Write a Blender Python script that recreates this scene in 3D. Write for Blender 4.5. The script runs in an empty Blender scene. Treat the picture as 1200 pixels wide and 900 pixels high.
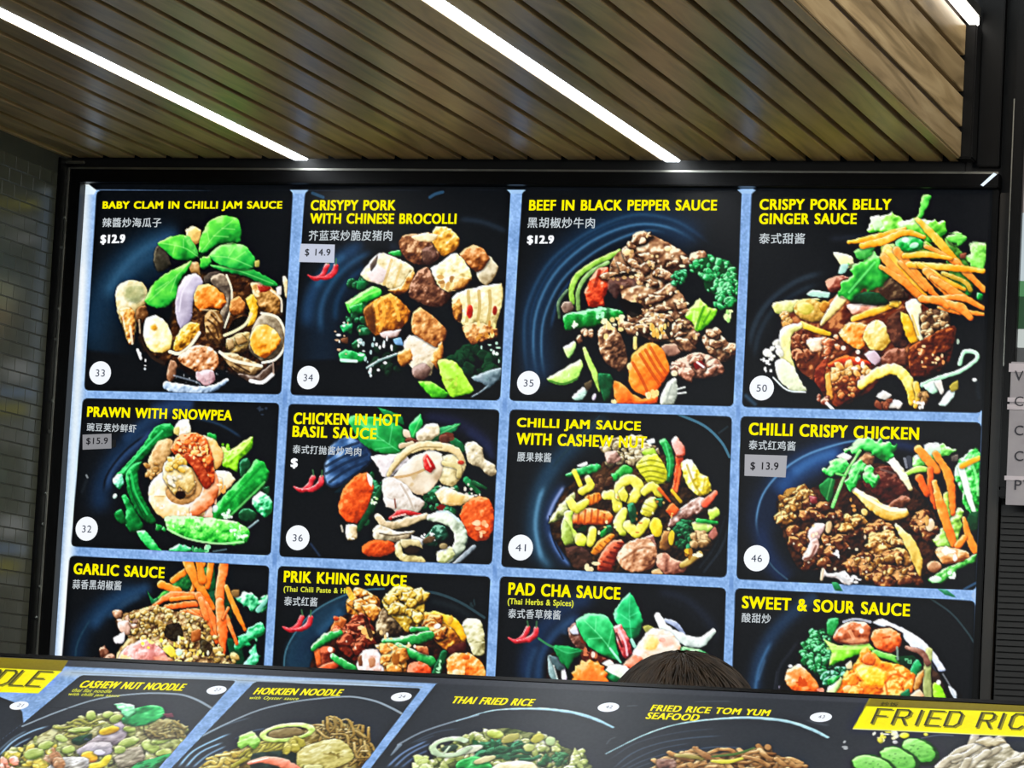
import bpy, bmesh, math, random
import numpy as np
from mathutils import Vector, Matrix
scene = bpy.context.scene
COL = scene.collection
PI = math.pi
random.seed(3)
# ---------------------------------------------------------------- measuring: camera solved from the photograph's lines
CAM_R = np.array([[0.9553579324062189, 0.29054650437000307, 0.05360923229152171],
                  [0.022043783328944574, 0.1108464784649536, -0.9935930403482429],
                  [-0.2946273792522702, 0.9504187429813715, 0.09949331829147395]])
CAM_F = 4350.33                       # focal length in pixels of the 1200 px wide frame
CAM_P = np.array([2.33, -7.51, 1.46])
def rays(px):
    px = np.asarray(px, float).reshape(-1, 2)
    return np.stack([(px[:, 0] - 600) / CAM_F, (px[:, 1] - 450) / CAM_F, np.ones(len(px))], 1) @ CAM_R
def on_wall(px, y=0.):
    d = rays(px); return CAM_P + d * ((y - CAM_P[1]) / d[:, 1])[:, None]
# menu film on the wall: plane y = FILM_Y, cells of CELL metres
FILM_Y, CELL, FX0, FZ1 = -0.012, 0.0018, -1.022, 2.672
FW, FH = 1139, 680
def map_wall(px):
    p = on_wall(px, FILM_Y); return np.stack([(p[:, 0] - FX0) / CELL, (FZ1 - p[:, 2]) / CELL], 1)
# sloping counter film: plane through (0, -2, CTZ), rising away from the viewer by TILT
TILT = np.radians(27.0); CTY = -2.0
CTZ = float(on_wall([[600, 798]], CTY)[0, 2])
T_DIR = np.array([0, np.cos(TILT), np.sin(TILT)]); T_NOR = np.array([0, -np.sin(TILT), np.cos(TILT)])
CDX, CDS, CX0 = 0.0016, 0.0022, -0.42
CW = 1280
def on_counter(px):
    d = rays(px); o = np.array([0, CTY, CTZ])
    t = ((o - CAM_P) @ T_NOR) / (d @ T_NOR); p = CAM_P + d * t[:, None]
    return p[:, 0], -((p - o) @ T_DIR)          # x along the counter, s down the slope
def map_counter(px):
    x, s = on_counter(px); return np.stack([(x - CX0) / CDX, (s + .012) / CDS], 1)
CH = 0
CH = int(map_counter([[0, 905], [1200, 905]])[:, 1].max()) + 4
PANELS = {  # corners in photograph pixels: top left, top right, bottom right, bottom left
 'clam': [(113, 223), (343.5, 223), (329.5, 462.5), (98.5, 457.5)], 'brocolli': [(357.5, 223.3), (598.5, 222.5), (586, 469.5), (340, 463)],
 'beef': [(612, 222.5), (869.5, 221), (859.5, 476.5), (596.5, 469.5)], 'belly': [(881, 221), (1160, 220), (1151, 484), (869.5, 477)],
 'prawn': [(97, 466.5), (327.5, 472), (317.5, 651), (83, 640.5)], 'basil': [(338, 473), (585.5, 480), (576.5, 662), (327, 652.5)],
 'cashew_nut': [(597.5, 479.5), (858, 488), (851.5, 677), (587, 664.5)], 'chicken': [(868, 487.5), (1150, 495), (1144, 692), (863, 679)],
 'garlic': [(81.5, 651), (316, 663), (305.5, 845), (68, 833)], 'prik': [(326, 663), (575, 675.5), (566, 860), (315.5, 846)],
 'padcha': [(586, 675), (851, 689), (845, 875), (577, 861)], 'sour': [(861.5, 689), (1143, 704), (1137, 890), (855, 876)]}
COUNTER_PANELS = {
 'left': [(-120, 795), (-40, 800), (0, 816.7), (17, 823), (26, 834), (27.5, 847), (0, 868), (-120, 960)],
 'cashew': [(95, 791), (277, 797.5), (186.5, 899), (150, 945), (-120, 945), (-60, 900), (0, 868), (27.5, 847)],
 'hokkien': [(299, 798.5), (494, 806.5), (424, 899), (390, 945), (160, 945), (201.7, 899)],
 'rice': [(512, 800), (1400, 832), (1380, 960), (395, 960), (435, 899)]}
# ---------------------------------------------------------------- camera
cam_d = bpy.data.cameras.new('camera'); cam = bpy.data.objects.new('camera', cam_d); COL.objects.link(cam)
cam_d.sensor_width = 36; cam_d.lens = CAM_F / 1200 * 36; cam_d.clip_end = 60
_r, _u, _b = CAM_R[0], -CAM_R[1], -CAM_R[2]
cam.matrix_world = Matrix([[_r[0], _u[0], _b[0], CAM_P[0]], [_r[1], _u[1], _b[1], CAM_P[1]], [_r[2], _u[2], _b[2], CAM_P[2]], [0, 0, 0, 1]])
scene.camera = cam
# ---------------------------------------------------------------- ambient light of the food court
world = bpy.data.worlds.new('world'); scene.world = world; world.use_nodes = True
bg = world.node_tree.nodes['Background']; bg.inputs[0].default_value = (0.80, 0.90, 1.0, 1); bg.inputs[1].default_value = 0.31
def area(name, loc, target, sx, sy, power, color=(1, 1, 1)):
    d = bpy.data.lights.new(name, 'AREA'); d.shape = 'RECTANGLE'; d.size, d.size_y, d.energy, d.color = sx, sy, power, color
    o = bpy.data.objects.new(name, d); COL.objects.link(o); o.location = loc
    o.rotation_euler = (Vector(target) - Vector(loc)).to_track_quat('-Z', 'Y').to_euler(); return o
area('food_court_light', (3.6, -4.2, 3.3), (0.9, -0.6, 2.6), 1.2, 2.4, 150, (1.0, .93, .82))
area('food_court_light', (-0.2, -5.6, 3.4), (0.0, -3.0, 0.0), 2.4, 1.0, 70, (.95, 1.0, .98))
scene.view_settings.view_transform = 'Standard'; scene.view_settings.look = 'None'
scene.view_settings.exposure = 0.0; scene.view_settings.gamma = 1.0; scene.view_settings.use_curve_mapping = False
scene.cycles.max_bounces = 6; scene.cycles.use_denoising = True
# ---------------------------------------------------------------- print artwork painter (numpy, flat printed dishes)
_rng = np.random.RandomState(7)
_NZ = {}
def _noise(scale, h, w):
    """smooth random field about -1..1, features of `scale` cells"""
    if scale not in _NZ:
        n = int(640 / scale) + 3
        g = _rng.uniform(-1, 1, (n, n)).astype(np.float32)
        t = np.arange(640, dtype=np.float32) / scale
        i = t.astype(int); f = t - i; f = f * f * (3 - 2 * f)
        a = g[i] * (1 - f)[:, None] + g[i + 1] * f[:, None]
        _NZ[scale] = a[:, i] * (1 - f)[None] + a[:, i + 1] * f[None]
    N = _NZ[scale]
    oy, ox = _rng.randint(0, 640, 2)
    return N[(np.arange(h) + oy)[:, None] % 640, (np.arange(w) + ox)[None] % 640]
def hx(s):
    return np.array([[int(c[i:i + 2], 16) / 255 for i in (1, 3, 5)] for c in s.replace(',', ' ').split()], np.float32)
def ramp(pal, l):
    k = len(pal)
    if k == 1: return np.broadcast_to(pal[0], l.shape + (3,))
    t = np.clip(l, 0, 1) * (k - 1); i = np.minimum(t.astype(int), k - 2); f = (t - i)[..., None]
    return pal[i] * (1 - f) + pal[i + 1] * f
def crom(p, closed, n=4):
    if len(p) < 3 or n < 2: return p
    if closed: q = np.concatenate([p[-1:], p, p[:2]])
    else: q = np.concatenate([2 * p[:1] - p[1:2], p, 2 * p[-1:] - p[-2:-1]])
    t = (np.arange(n) / n)[:, None]; out = []
    for i in range(1, len(q) - 2):
        a, b, c, d = q[i - 1], q[i], q[i + 1], q[i + 2]
        k = TENS if closed else .5
        m0, m1 = k * (c - a), k * (d - b); t2, t3 = t * t, t ** 3
        out.append((2 * t3 - 3 * t2 + 1) * b + (t3 - 2 * t2 + t) * m0 + (3 * t2 - 2 * t3) * c + (t3 - t2) * m1)
    if not closed: out.append(p[-1:])
    return np.concatenate(out)
TENS = .3
class Canvas:
    def __init__(s, w, h, pxmap, base):
        s.w, s.h, s.map = w, h, pxmap
        s.img = np.empty((h, w, 3), np.float32); s.img[:] = hx(base)[0]
        s.clip = None; s.o = (0, 0); s.k = 1
        a, b = pxmap(np.array([[600., 600.], [601., 600.]])); s.sc = float(np.hypot(*(b - a)))
    def tile(s, ox, oy, k): s.o, s.k = (ox, oy), k
    def P(s, a):
        return s.map(np.array(a, float).reshape(-1, 2) / s.k + np.array(s.o, float))
    def box(s, q, m):
        x0, y0 = np.floor(q.min(0) - m).astype(int); x1, y1 = np.ceil(q.max(0) + m + 1).astype(int)
        x0, y0, x1, y1 = max(x0, 0), max(y0, 0), min(x1, s.w), min(y1, s.h)
        if x0 >= x1 or y0 >= y1: return None
        Y, X = np.mgrid[y0:y1, x0:x1].astype(np.float32)
        return (slice(y0, y1), slice(x0, x1)), X, Y
    def blend(s, sl, col, al):
        if s.clip is not None: al = al * s.clip[sl]
        s.img[sl] += (col - s.img[sl]) * al[..., None]
C_ = None
def sdf(q, X, Y):
    d2 = np.full(X.shape, 1e9, np.float32); ins = np.zeros(X.shape, bool)
    for (ax, ay), (bx, by) in zip(q, np.roll(q, -1, 0)):
        ex, ey = bx - ax, by - ay; l2 = ex * ex + ey * ey
        if l2 < 1e-9: continue
        wx, wy = X - ax, Y - ay
        t = np.clip((wx * ex + wy * ey) / l2, 0, 1)
        np.minimum(d2, (wx - ex * t) ** 2 + (wy - ey * t) ** 2, out=d2)
        if ay != by: ins ^= ((ay <= Y) != (by <= Y)) & (X < ax + (Y - ay) * (ex / ey))
    d = np.sqrt(d2); return np.where(ins, d, -d)
def sline(q, r, X, Y):
    best = np.full(X.shape, -1e9, np.float32)
    for i in range(len(q) - 1):
        (ax, ay), (bx, by) = q[i], q[i + 1]; ex, ey = bx - ax, by - ay; l2 = ex * ex + ey * ey + 1e-9
        wx, wy = X - ax, Y - ay
        t = np.clip((wx * ex + wy * ey) / l2, 0, 1)
        np.maximum(best, r[i] + (r[i + 1] - r[i]) * t - np.sqrt((wx - ex * t) ** 2 + (wy - ey * t) ** 2), out=best)
    return best
def shade(sl, d, pal, w, amp, ns, gain, rim, cn, base, alpha, soft, edge=1.):
    h, wd = d.shape
    dm = max(float(d.max()), 1.)
    d = d + min(.9, .16 * dm) * EDGE * edge * _noise(5 if edge > 1 else 4, h, wd)          # ragged natural outline
    w1 = max(2., .9 * dm)
    t = np.clip(d / w1, 0, 1)
    H = min(w1, 9.) * .8 * np.sqrt(1 - (1 - t) ** 2 + 2e-2)
    n1 = _noise(ns, h, wd); n2 = _noise(max(2, ns * .5), h, wd); n3 = _noise(max(3, int(ns * 1.8)), h, wd)
    H = H + .5 * amp * (1.2 * n1 + .35 * n2 + n3)
    if h > 1 and wd > 1:
        gy, gx = np.gradient(H)
    else: gy = gx = np.zeros_like(d)
    e = .5 * gx + .75 * gy
    q = n1 * .55 + n3 * .9 + .25 * n2
    ys, xs = np.nonzero(d > 0)
    if len(ys):
        y0, y1, x0, x1 = ys.min(), ys.max() + 1, xs.min(), xs.max() + 1
        vy = (np.arange(h) - (y0 + y1) / 2) / max(2., (y1 - y0) / 2); vx = (np.arange(wd) - (x0 + x1) / 2) / max(2., (x1 - x0) / 2)
        vol = np.clip(-.8 * vy[:, None] - .5 * vx[None], -1, 1) * VOL * (.6 + .4 * amp / (1 + amp))
    else: vol = 0
    l = base + .03 + vol + gain * e + 1.25 * cn * q * (1 + .35 * amp) - .12 * rim * np.exp(-np.clip(d, 0, 99) ** 2 / 2.)
    l = l + .7 * np.clip(l - .7, 0, 1)
    C_.blend(sl, ramp(pal, l), np.clip(d / (2 * soft) + .5, 0, 1) * alpha)
EDGE, VOL = .9, .17
def shadow(sl, d, a, m):
    al = np.clip(1 + d / m, 0, 1) ** 2 * a * .8
    C_.blend(sl, np.zeros(3, np.float32), np.roll(al, 1, 0))
def F(p, pal, w=9, amp=.7, ns=4, gain=.34, rim=.3, cn=.12, base=.5, alpha=1, sh=.5, sm=3, soft=.75, edge=1.):
    q = crom(C_.P(p), True, sm)
    b = C_.box(q, 5)
    if b is None: return
    sl, X, Y = b; d = sdf(q, X, Y)
    if sh: shadow(sl, d, sh, 3.)
    shade(sl, d, hx(pal), w, amp, ns, gain, rim, cn, base, alpha, soft, edge)
def S(p, r, pal, amp=.5, ns=4, gain=.34, rim=.25, cn=.1, base=.52, alpha=1, sh=.4, soft=.7, w=None):
    q = C_.P(p); n = len(q); r = np.atleast_1d(np.array(r, float)) * C_.sc / C_.k
    r = np.interp(np.linspace(0, 1, n), np.linspace(0, 1, len(r)), r) if len(r) > 1 else np.full(n, r[0])
    q2 = crom(q, False, 4); r = np.interp(np.linspace(0, 1, len(q2)), np.linspace(0, 1, n), r)
    b = C_.box(q2, r.max() + 4)
    if b is None: return
    sl, X, Y = b; d = sline(q2, r, X, Y)
    if sh: shadow(sl, d, sh, 2.5)
    shade(sl, d, hx(pal), w or max(2., r.max()), amp, ns, gain, rim, cn, base, alpha, soft)
def ell(cx, cy, rx, ry, rot=0, n=12):
    t = np.arange(n) * 2 * np.pi / n; c, s = np.cos(np.radians(rot)), np.sin(np.radians(rot))
    x, y = rx * np.cos(t), ry * np.sin(t)
    return np.stack([cx + x * c - y * s, cy + x * s + y * c], 1).ravel()
def E(cx, cy, rx, ry, rot, pal, **k): F(ell(cx, cy, rx, ry, rot), pal, **k)
def arc(cx, cy, rx, ry, a0, a1, rot=0, n=14):
    t = np.radians(np.linspace(a0, a1, n)); c, s = np.cos(np.radians(rot)), np.sin(np.radians(rot))
    x, y = rx * np.cos(t), ry * np.sin(t)
    return np.stack([cx + x * c - y * s, cy + x * s + y * c], 1).ravel()
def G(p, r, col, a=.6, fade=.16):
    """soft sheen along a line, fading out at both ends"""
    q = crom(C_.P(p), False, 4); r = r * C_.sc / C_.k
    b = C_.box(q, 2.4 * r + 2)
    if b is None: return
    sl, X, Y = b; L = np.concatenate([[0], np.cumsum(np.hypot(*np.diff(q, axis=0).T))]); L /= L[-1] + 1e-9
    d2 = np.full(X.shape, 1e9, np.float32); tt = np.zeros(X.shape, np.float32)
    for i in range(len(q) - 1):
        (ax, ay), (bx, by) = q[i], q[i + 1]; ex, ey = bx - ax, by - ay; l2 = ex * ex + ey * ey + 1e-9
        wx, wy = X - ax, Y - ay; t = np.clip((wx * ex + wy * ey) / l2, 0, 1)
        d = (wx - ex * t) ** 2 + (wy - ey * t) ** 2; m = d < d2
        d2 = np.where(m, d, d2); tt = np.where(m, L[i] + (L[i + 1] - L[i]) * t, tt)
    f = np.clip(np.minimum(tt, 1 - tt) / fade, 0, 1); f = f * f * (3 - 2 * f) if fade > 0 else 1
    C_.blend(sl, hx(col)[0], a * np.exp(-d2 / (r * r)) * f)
def _box(im, n):
    for ax in (0, 1):
        p = [(0, 0)] * 3; p[ax] = (n + 1, n); c = np.cumsum(np.pad(im, p, mode='edge'), axis=ax, dtype=np.float64)
        k = im.shape[ax]; i = np.arange(k)
        im = ((np.take(c, i + 2 * n + 1, ax) - np.take(c, i, ax)) / (2 * n + 1)).astype(np.float32)
    return im
def grade(im, k=.5, sat=1.12):
    """printing contrast: deeper shadows, brighter lights, a little more colour"""
    l = im @ np.array([.3, .59, .11], np.float32); x = np.clip(l, 0, 1); g0 = np.clip((x - .1) / .22, 0, 1); c = x + k * g0 * g0 * (3 - 2 * g0) * (x * x * (3 - 2 * x) - x) + .35 * x * (1 - x) * np.clip(x - .35, 0, 1)
    r = (c + .004) / (x + .004); g = im * r[..., None]; m = g @ np.array([.3, .59, .11], np.float32)
    return m[..., None] + (g - m[..., None]) * sat
def crisp(im, a=.35, b=.12):
    return im + a * (im - _box(_box(im, 1), 1)) + b * (im - _box(_box(im, 6), 6))
def V(p, r, col, a=.9):
    q = crom(C_.P(p), False, 4); r = r * C_.sc / C_.k
    b = C_.box(q, r + 2)
    if b is None: return
    sl, X, Y = b; d = sline(q, np.full(len(q), r), X, Y)
    C_.blend(sl, hx(col)[0], a * np.clip(d + .5, 0, 1))
def Q(p, col, a=1., sm=1, soft=.5):
    q = C_.P(p)
    if sm > 1: q = crom(q, True, sm)
    b = C_.box(q, 2 + soft * 2)
    if b is None: return
    sl, X, Y = b; C_.blend(sl, hx(col)[0], a * np.clip(sdf(q, X, Y) / (2 * soft) + .5, 0, 1))
def _inside(p, n):
    p = np.array(p, float).reshape(-1, 2); lo, hi = p.min(0), p.max(0)
    x = _rng.uniform(lo[0], hi[0], n * 8).astype(np.float32); y = _rng.uniform(lo[1], hi[1], n * 8).astype(np.float32)
    m = sdf(p, x, y) > 0; return np.stack([x[m], y[m]], 1)[:n]
def CL(p, n, r0, r1, pal, back=None, flat=.75, **k):
    """cluster of n crumbly lumps inside the outline p; radii in tile units"""
    if back: F(p, back, sh=.5)
    c = _inside(p, n); c = c[np.argsort(c[:, 1])]
    kw = dict(w=4, amp=.7, ns=3, gain=.32, rim=.35, cn=.14, sh=.3, sm=2); kw.update(k)
    b0 = kw.pop('base', .5)
    for x, y in c:
        r = r0 * .8 + (r1 * 1.25 - r0 * .8) * _rng.uniform(0, 1) ** 1.6; m = 7; t = np.arange(m) * 2 * np.pi / m + _rng.uniform(0, 6)
        rr = r * _rng.uniform(.75, 1.25, m); a = _rng.uniform(0, 3.1)
        u, v = rr * np.cos(t), rr * np.sin(t) * flat
        F(np.stack([x + u * np.cos(a) - v * np.sin(a), y + u * np.sin(a) + v * np.cos(a)], 1).ravel(), pal, base=b0 + _rng.uniform(-.14, .14), **kw)
def NUG(p, n, r0, r1, pal, flat=.72, base=.46, back=None, **k):
    """crusty nuggets or torn strips of meat: few large ragged lumps with their own inner relief"""
    if back: F(p, back, amp=3)
    c = _inside(p, n); c = c[np.argsort(c[:, 1])]
    kw = dict(amp=2.2, ns=4, gain=.42, rim=.6, cn=.12, sh=.6, sm=2); kw.update(k)
    for x, y in c:
        r = _rng.uniform(r0, r1); m = 11; t = np.arange(m) * 2 * np.pi / m; rr = r * _rng.uniform(.68, 1.25, m); a = _rng.uniform(-.7, .9)
        u, v = rr * np.cos(t), rr * np.sin(t) * flat
        F(np.stack([x + u * np.cos(a) - v * np.sin(a), y + u * np.sin(a) + v * np.cos(a)], 1).ravel(), pal, base=base + _rng.uniform(-.1, .1), **kw)
        D([x - r * .5, y - r * .5, x + r * .4, y - r * .5, x + r * .3, y + r * .1, x - r * .5, y + r * .1], 1, 3, 5, '#fff4dc #f8e0b0', .7)
def D(p, n, r0, r1, cols, a=.9):
    cols = hx(cols)
    for x, y in _inside(p, n):
        q = C_.P([x, y]); r = _rng.uniform(r0, r1) * C_.sc / C_.k
        b = C_.box(q, r + 2)
        if b is None: continue
        sl, X, Y = b; e = _rng.uniform(.6, 1.5)
        d = r - np.hypot((X - q[0, 0]) * e, (Y - q[0, 1]) / e)
        C_.blend(sl, cols[_rng.randint(len(cols))], a * np.clip(d + .5, 0, 1))
def STR(p, n, L, r, pal, ang=(0, 180), bend=.3, **k):
    """n short strands (noodles, shreds) inside outline p"""
    for x, y in _inside(p, n):
        t = np.radians(_rng.uniform(*ang)); l = L * _rng.uniform(.6, 1.3); b = l * _rng.uniform(-bend, bend)
        dx, dy = np.cos(t) * l / 2, np.sin(t) * l / 2
        S([x - dx, y - dy, x - dy / l * b * 2, y + dx / l * b * 2, x + dx, y + dy], r, pal, base=.5 + _rng.uniform(-.15, .15), **k)
def leaf(p, pal, vein, vc='#c8f0a0', va=.32, vr=3, **k):
    F(p, pal, **{**dict(w=9, amp=.8, ns=7, gain=.26, rim=.2, cn=.12), **k})
    for v in vein: V(v, vr, vc, va)
def panel_clip(quad, r):
    """anti-aliased rounded-corner mask of a panel given by corners in photograph pixels"""
    q = C_.map(np.array(quad, float)); r = r * C_.sc; out = []
    for i in range(len(q)):
        a, b, c = q[i - 1], q[i], q[(i + 1) % len(q)]
        u = (a - b) / np.hypot(*(a - b)); v = (c - b) / np.hypot(*(c - b))
        for t in np.linspace(0, 1, 6): out.append((1 - t) ** 2 * (b + u * r) + 2 * t * (1 - t) * b + t * t * (b + v * r))
    q = np.array(out); m = np.zeros((C_.h, C_.w), np.float32)
    b = C_.box(q, 2)
    sl, X, Y = b; m[sl] = np.clip(sdf(q, X, Y) + .5, 0, 1); return m
def chilli_mark(x, y, k):
    """two small red chillies printed as a heat mark; x, y = left tip in photograph pixels"""
    C_.tile(x, y, k)
    R = '#6a0810 #c8202c #f06068 #ffb0b0'
    S([2, 0, 35, 16, 70, 0, 92, -45], [3, 10, 14, 12], R, sh=0); S([42, 14, 90, 10, 125, -15, 132, -42], [4, 12, 15, 12], R, sh=0)
    V([94, -55, 90, -78], 4, '#4a7a50', .8); V([132, -50, 134, -76], 4, '#4a7a50', .8)
ORG = '#b84408 #f07820 #ff9c40 #ffcc88'
RED = '#6a1004 #b83010 #e86838 #ffb088'
FRY = '#3a1806 #8a4a1c #c8883c #f0c880 #fff0c8'
BEEF = '#1c0c08 #54301f #946648 #c8a078 #f4e0c4'
GRN = '#02300e #0a7a2c #2cb84c #90f0a0'
LIME = '#3a8a10 #90d838 #d8ff90'
DKG = '#02120a #08381c #1c6838 #58b080'
WHT = '#a8a098 #e8e4dc #ffffff'
def dish_clam():
    C_.tile(60, 190, 4)
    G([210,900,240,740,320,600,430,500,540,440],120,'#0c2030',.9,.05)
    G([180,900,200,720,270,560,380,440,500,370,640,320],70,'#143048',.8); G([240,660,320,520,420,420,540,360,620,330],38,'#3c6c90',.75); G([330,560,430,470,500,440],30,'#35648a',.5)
    F([600,560,760,520,900,540,1060,620,1085,860,1040,1000,900,1010,780,960,560,960,440,880,420,800,560,760],'#0c0503 #241008 #4c2a14 #8a5a30',amp=3,soft=4,sh=.2)
    F([490,400,520,390,550,440,560,480,530,510,500,510,480,470],'#12120c #3a362a #7a7460')
    F([630,320,665,300,700,320,700,370,670,390,640,370],'#a88040 #e8c878 #fff4c8')
    F([640,470,690,470,700,530,660,520],'#5a3a18 #b08a50 #e8d0a0')
    F([300,620,310,580,360,555,420,560,450,600,450,660,420,700,400,760,385,850,360,840,335,780,310,700],'#4a3a20 #a89058 #e0d0a0 #fff8e0',ns=7,amp=2)
    F([345,585,420,570,445,620,400,665,350,640],'#5a6038 #98a070 #c8c898',sh=0,alpha=.8,soft=3)
    F([320,690,370,680,395,720,385,840,365,850,340,770],'#5a2408 #b06a28 #f0b868 #fff0c8',sh=.2,amp=2.5,ns=4)
    F([400,690,440,670,455,720,420,760,395,740],'#3a1c0c #7a4c28 #b88858',amp=2)
    V([370,770,380,850],6,'#fff4dc',.7); V([330,690,345,780],4,'#fff4dc',.6)
    V([418,740,424,830,470,910,520,940],7,'#2a1c14',1); V([412,740,416,800],4,'#c8b090',.8)
    F([430,790,445,735,490,715,535,745,565,810,560,870,520,895,470,885,440,850],'#b89040 #f0d888 #fff8d8 #ffffff',w=12,cn=.1,base=.6,amp=1.2)
    E(482,776,15,14,0,'#a87018 #d8a038 #f0c860',sh=0,soft=1.5)
    F([715,540,750,515,800,515,770,560,725,575],'#14100c #3a302a #6a5c50')
    F([580,690,590,600,630,535,680,520,710,560,700,590,665,660,660,720,640,770,605,780,588,740],'#5c5064 #9a90a4 #ccc4d4 #f4f0f8',w=14,amp=.8,ns=9,cn=.08)
    V([600,700,615,610,660,540],4,'#f8f4fc',.5)
    F([745,545,790,520,830,540,845,620,835,700,815,770,790,720,820,650,800,610,760,580],'#241c16 #5c4c40 #94826c #d0c0a8',w=9); V([822,530,846,600,840,690,812,775],5,'#f0e4c8',.9)
    F([670,620,690,580,740,570,810,620,820,660,790,690,740,680,700,700,675,670],'#8a3406 #d87424 #f8a850 #ffdca0',amp=3,ns=5)
    F([840,650,880,630,910,660,900,700,860,720,838,700],'#6a2c08 #c07838 #f0b878',amp=2)
    F([935,570,980,560,1040,590,1075,640,1075,700,1050,720,1000,700,960,660],'#3a2008 #8a5c28 #d0a060 #f8e4b8',amp=2.4)
    F([965,575,1025,580,1030,600,980,610],'#6a0c04 #b02818 #e08868',sh=0); V([1030,600,1076,640,1080,700],5,'#f4e8d0',.8)
    F([910,640,950,620,970,680,960,750,920,770,930,700],'#b07810 #e8b838 #ffe488',amp=2)
    F([720,720,750,690,790,700,810,760,800,800,815,840,780,860,740,830,720,780],'#200e06 #5c3a1c #a07440 #d8b480',amp=2)
    for p in ([735,740,770,770,785,820],[750,715,790,760,800,800],[730,770,755,810,785,845]): V(p,5,'#3a1c0a',.6)
    Q([825,800,850,745,900,720,925,735,890,770,850,795],'#0a0604',.95,3); V([812,812,860,792,910,760,938,712],7,'#e4d4ac',1); V([700,690,760,700,790,740],4,'#c8b088',.7)
    F([820,840,880,800,930,800,945,850,900,890,850,900,825,880],'#3a240e #8a6c38 #c8a868 #e8d8a8',amp=2)
    F([960,740,1000,705,1060,725,1090,780,1100,840,1080,890,1030,930,990,935,930,880,935,800],'#3a2c1c #6a5840 #a8987c #d8ccb4',w=9)
    F([930,830,960,770,1010,760,1060,800,1075,840,1040,890,1000,920,950,895],'#a04c0c #f09c2c #ffd070 #fff4c8',amp=3.4,ns=6,sh=.4); V([985,708,1060,728,1096,800,1092,870,1050,925,990,940],6,'#efe6cc',1)
    F([1085,540,1100,535,1112,570,1108,640,1095,620],'#8a6a40 #e0d0a8 #fff8e8',sh=0); F([1055,590,1080,580,1078,620,1060,625],WHT,sh=0)
    F([580,830,610,780,650,750,695,760,690,810,650,860,600,890,570,880],'#6a4010 #c08428 #f0c858 #fff4b8',amp=3); V([556,888,600,897,650,862,694,800],8,'#f0e6c8',1)
    C_.tile(60, 340, 4)
    F([540,400,560,330,590,340,580,410,555,435],'#4a2818 #a07050 #d8b498')
    F([590,320,650,270,700,255,760,275,785,320,780,360,740,400,690,390,640,365],'#5c2c10 #b87444 #e8b88c #fff0e0',amp=3)
    F([680,385,750,370,770,420,730,450,680,420],'#8a6068 #ccacb0 #f4e4e8',amp=1.5)
    Q([600,350,660,370,680,400,640,395],'#140806',.8,3)
    S([540,448,620,465,720,470,790,445,822,420],[20,24,20,12,8],'#4c6078 #98acc4 #d0e0f0 #ffffff',amp=2); V([575,400,680,430,700,445],4,'#a8b4c4',.6)
    F([790,290,870,300,980,350,990,370,940,410,880,390,830,350],'#2c1a0c #7a5c38 #bc9c6c #ecdcb8',amp=1.5); V([790,290,840,325,920,345,985,355],7,'#f8ecd0',1)
    V([860,345,930,385],4,'#3a2210',.7); V([850,360,900,395],4,'#3a2210',.7)
    F([870,390,960,400,1040,340,1040,400,990,435,930,430],'#1c120c #5c4436 #b4a498',sh=.3); V([935,425,990,432,1038,395],9,'#e8eae6',.95); V([1040,340,1042,390],4,'#a89080',.8)
    F([860,220,900,210,920,240,880,260],'#4a2c10 #a88048 #e8d0a0'); F([820,230,850,230,860,270,830,280],'#5a3c1c #b89868 #f0e0c0')
    D([380,260,460,320,440,400,400,300],5,3,8,'#ffffff #c0c8d0'); D([470,370,840,380,830,470,500,420],12,3,5,'#8a8c90 #c8ccd0',.6); V([405,280,420,320],7,'#f4f8fa',.9)
    C_.tile(60, 190, 4)
    B = '#0c5a1e #30b03c #6cd850 #c0fc98'
    leaf([740,480,830,490,940,500,1050,560,1060,580,1000,575,900,530,800,510],'#0a5a24 #20a040 #68d868',[[750,485,880,510,1040,570]])
    leaf([660,460,620,480,540,520,470,580,440,650,480,680,530,680,580,640,600,560,640,500],B,[[650,470,570,550,460,650],[590,530,560,610],[550,560,490,600]])
    leaf([740,440,790,390,850,375,920,400,960,460,940,500,860,500,790,480],'#0c6a28 #2cb448 #70dc60 #b8f8a0',[[750,440,840,450,940,490],[830,445,860,400],[860,455,910,420]])
    leaf([500,380,560,350,620,340,670,380,690,440,640,460,570,450,530,410],B,[[690,445,620,400,510,378],[620,400,620,360],[580,392,570,430]])
    leaf([690,420,700,350,740,280,800,250,870,260,890,310,885,370,840,380,780,385,730,420],B,[[705,420,770,340,850,275],[760,345,830,350],[740,370,730,320],[800,310,860,315]])
    F([700,450,740,440,750,470,720,500,700,490],B); F([620,350,650,350,690,430,670,430],'#1c7a30 #60c858 #c0f090',sh=0)
    Q([690,430,712,430,708,450,692,450],'#0c3a14',.7,3); F([955,465,975,460,975,490,955,490],'#7a7a30 #d8d080',sh=0)
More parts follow.
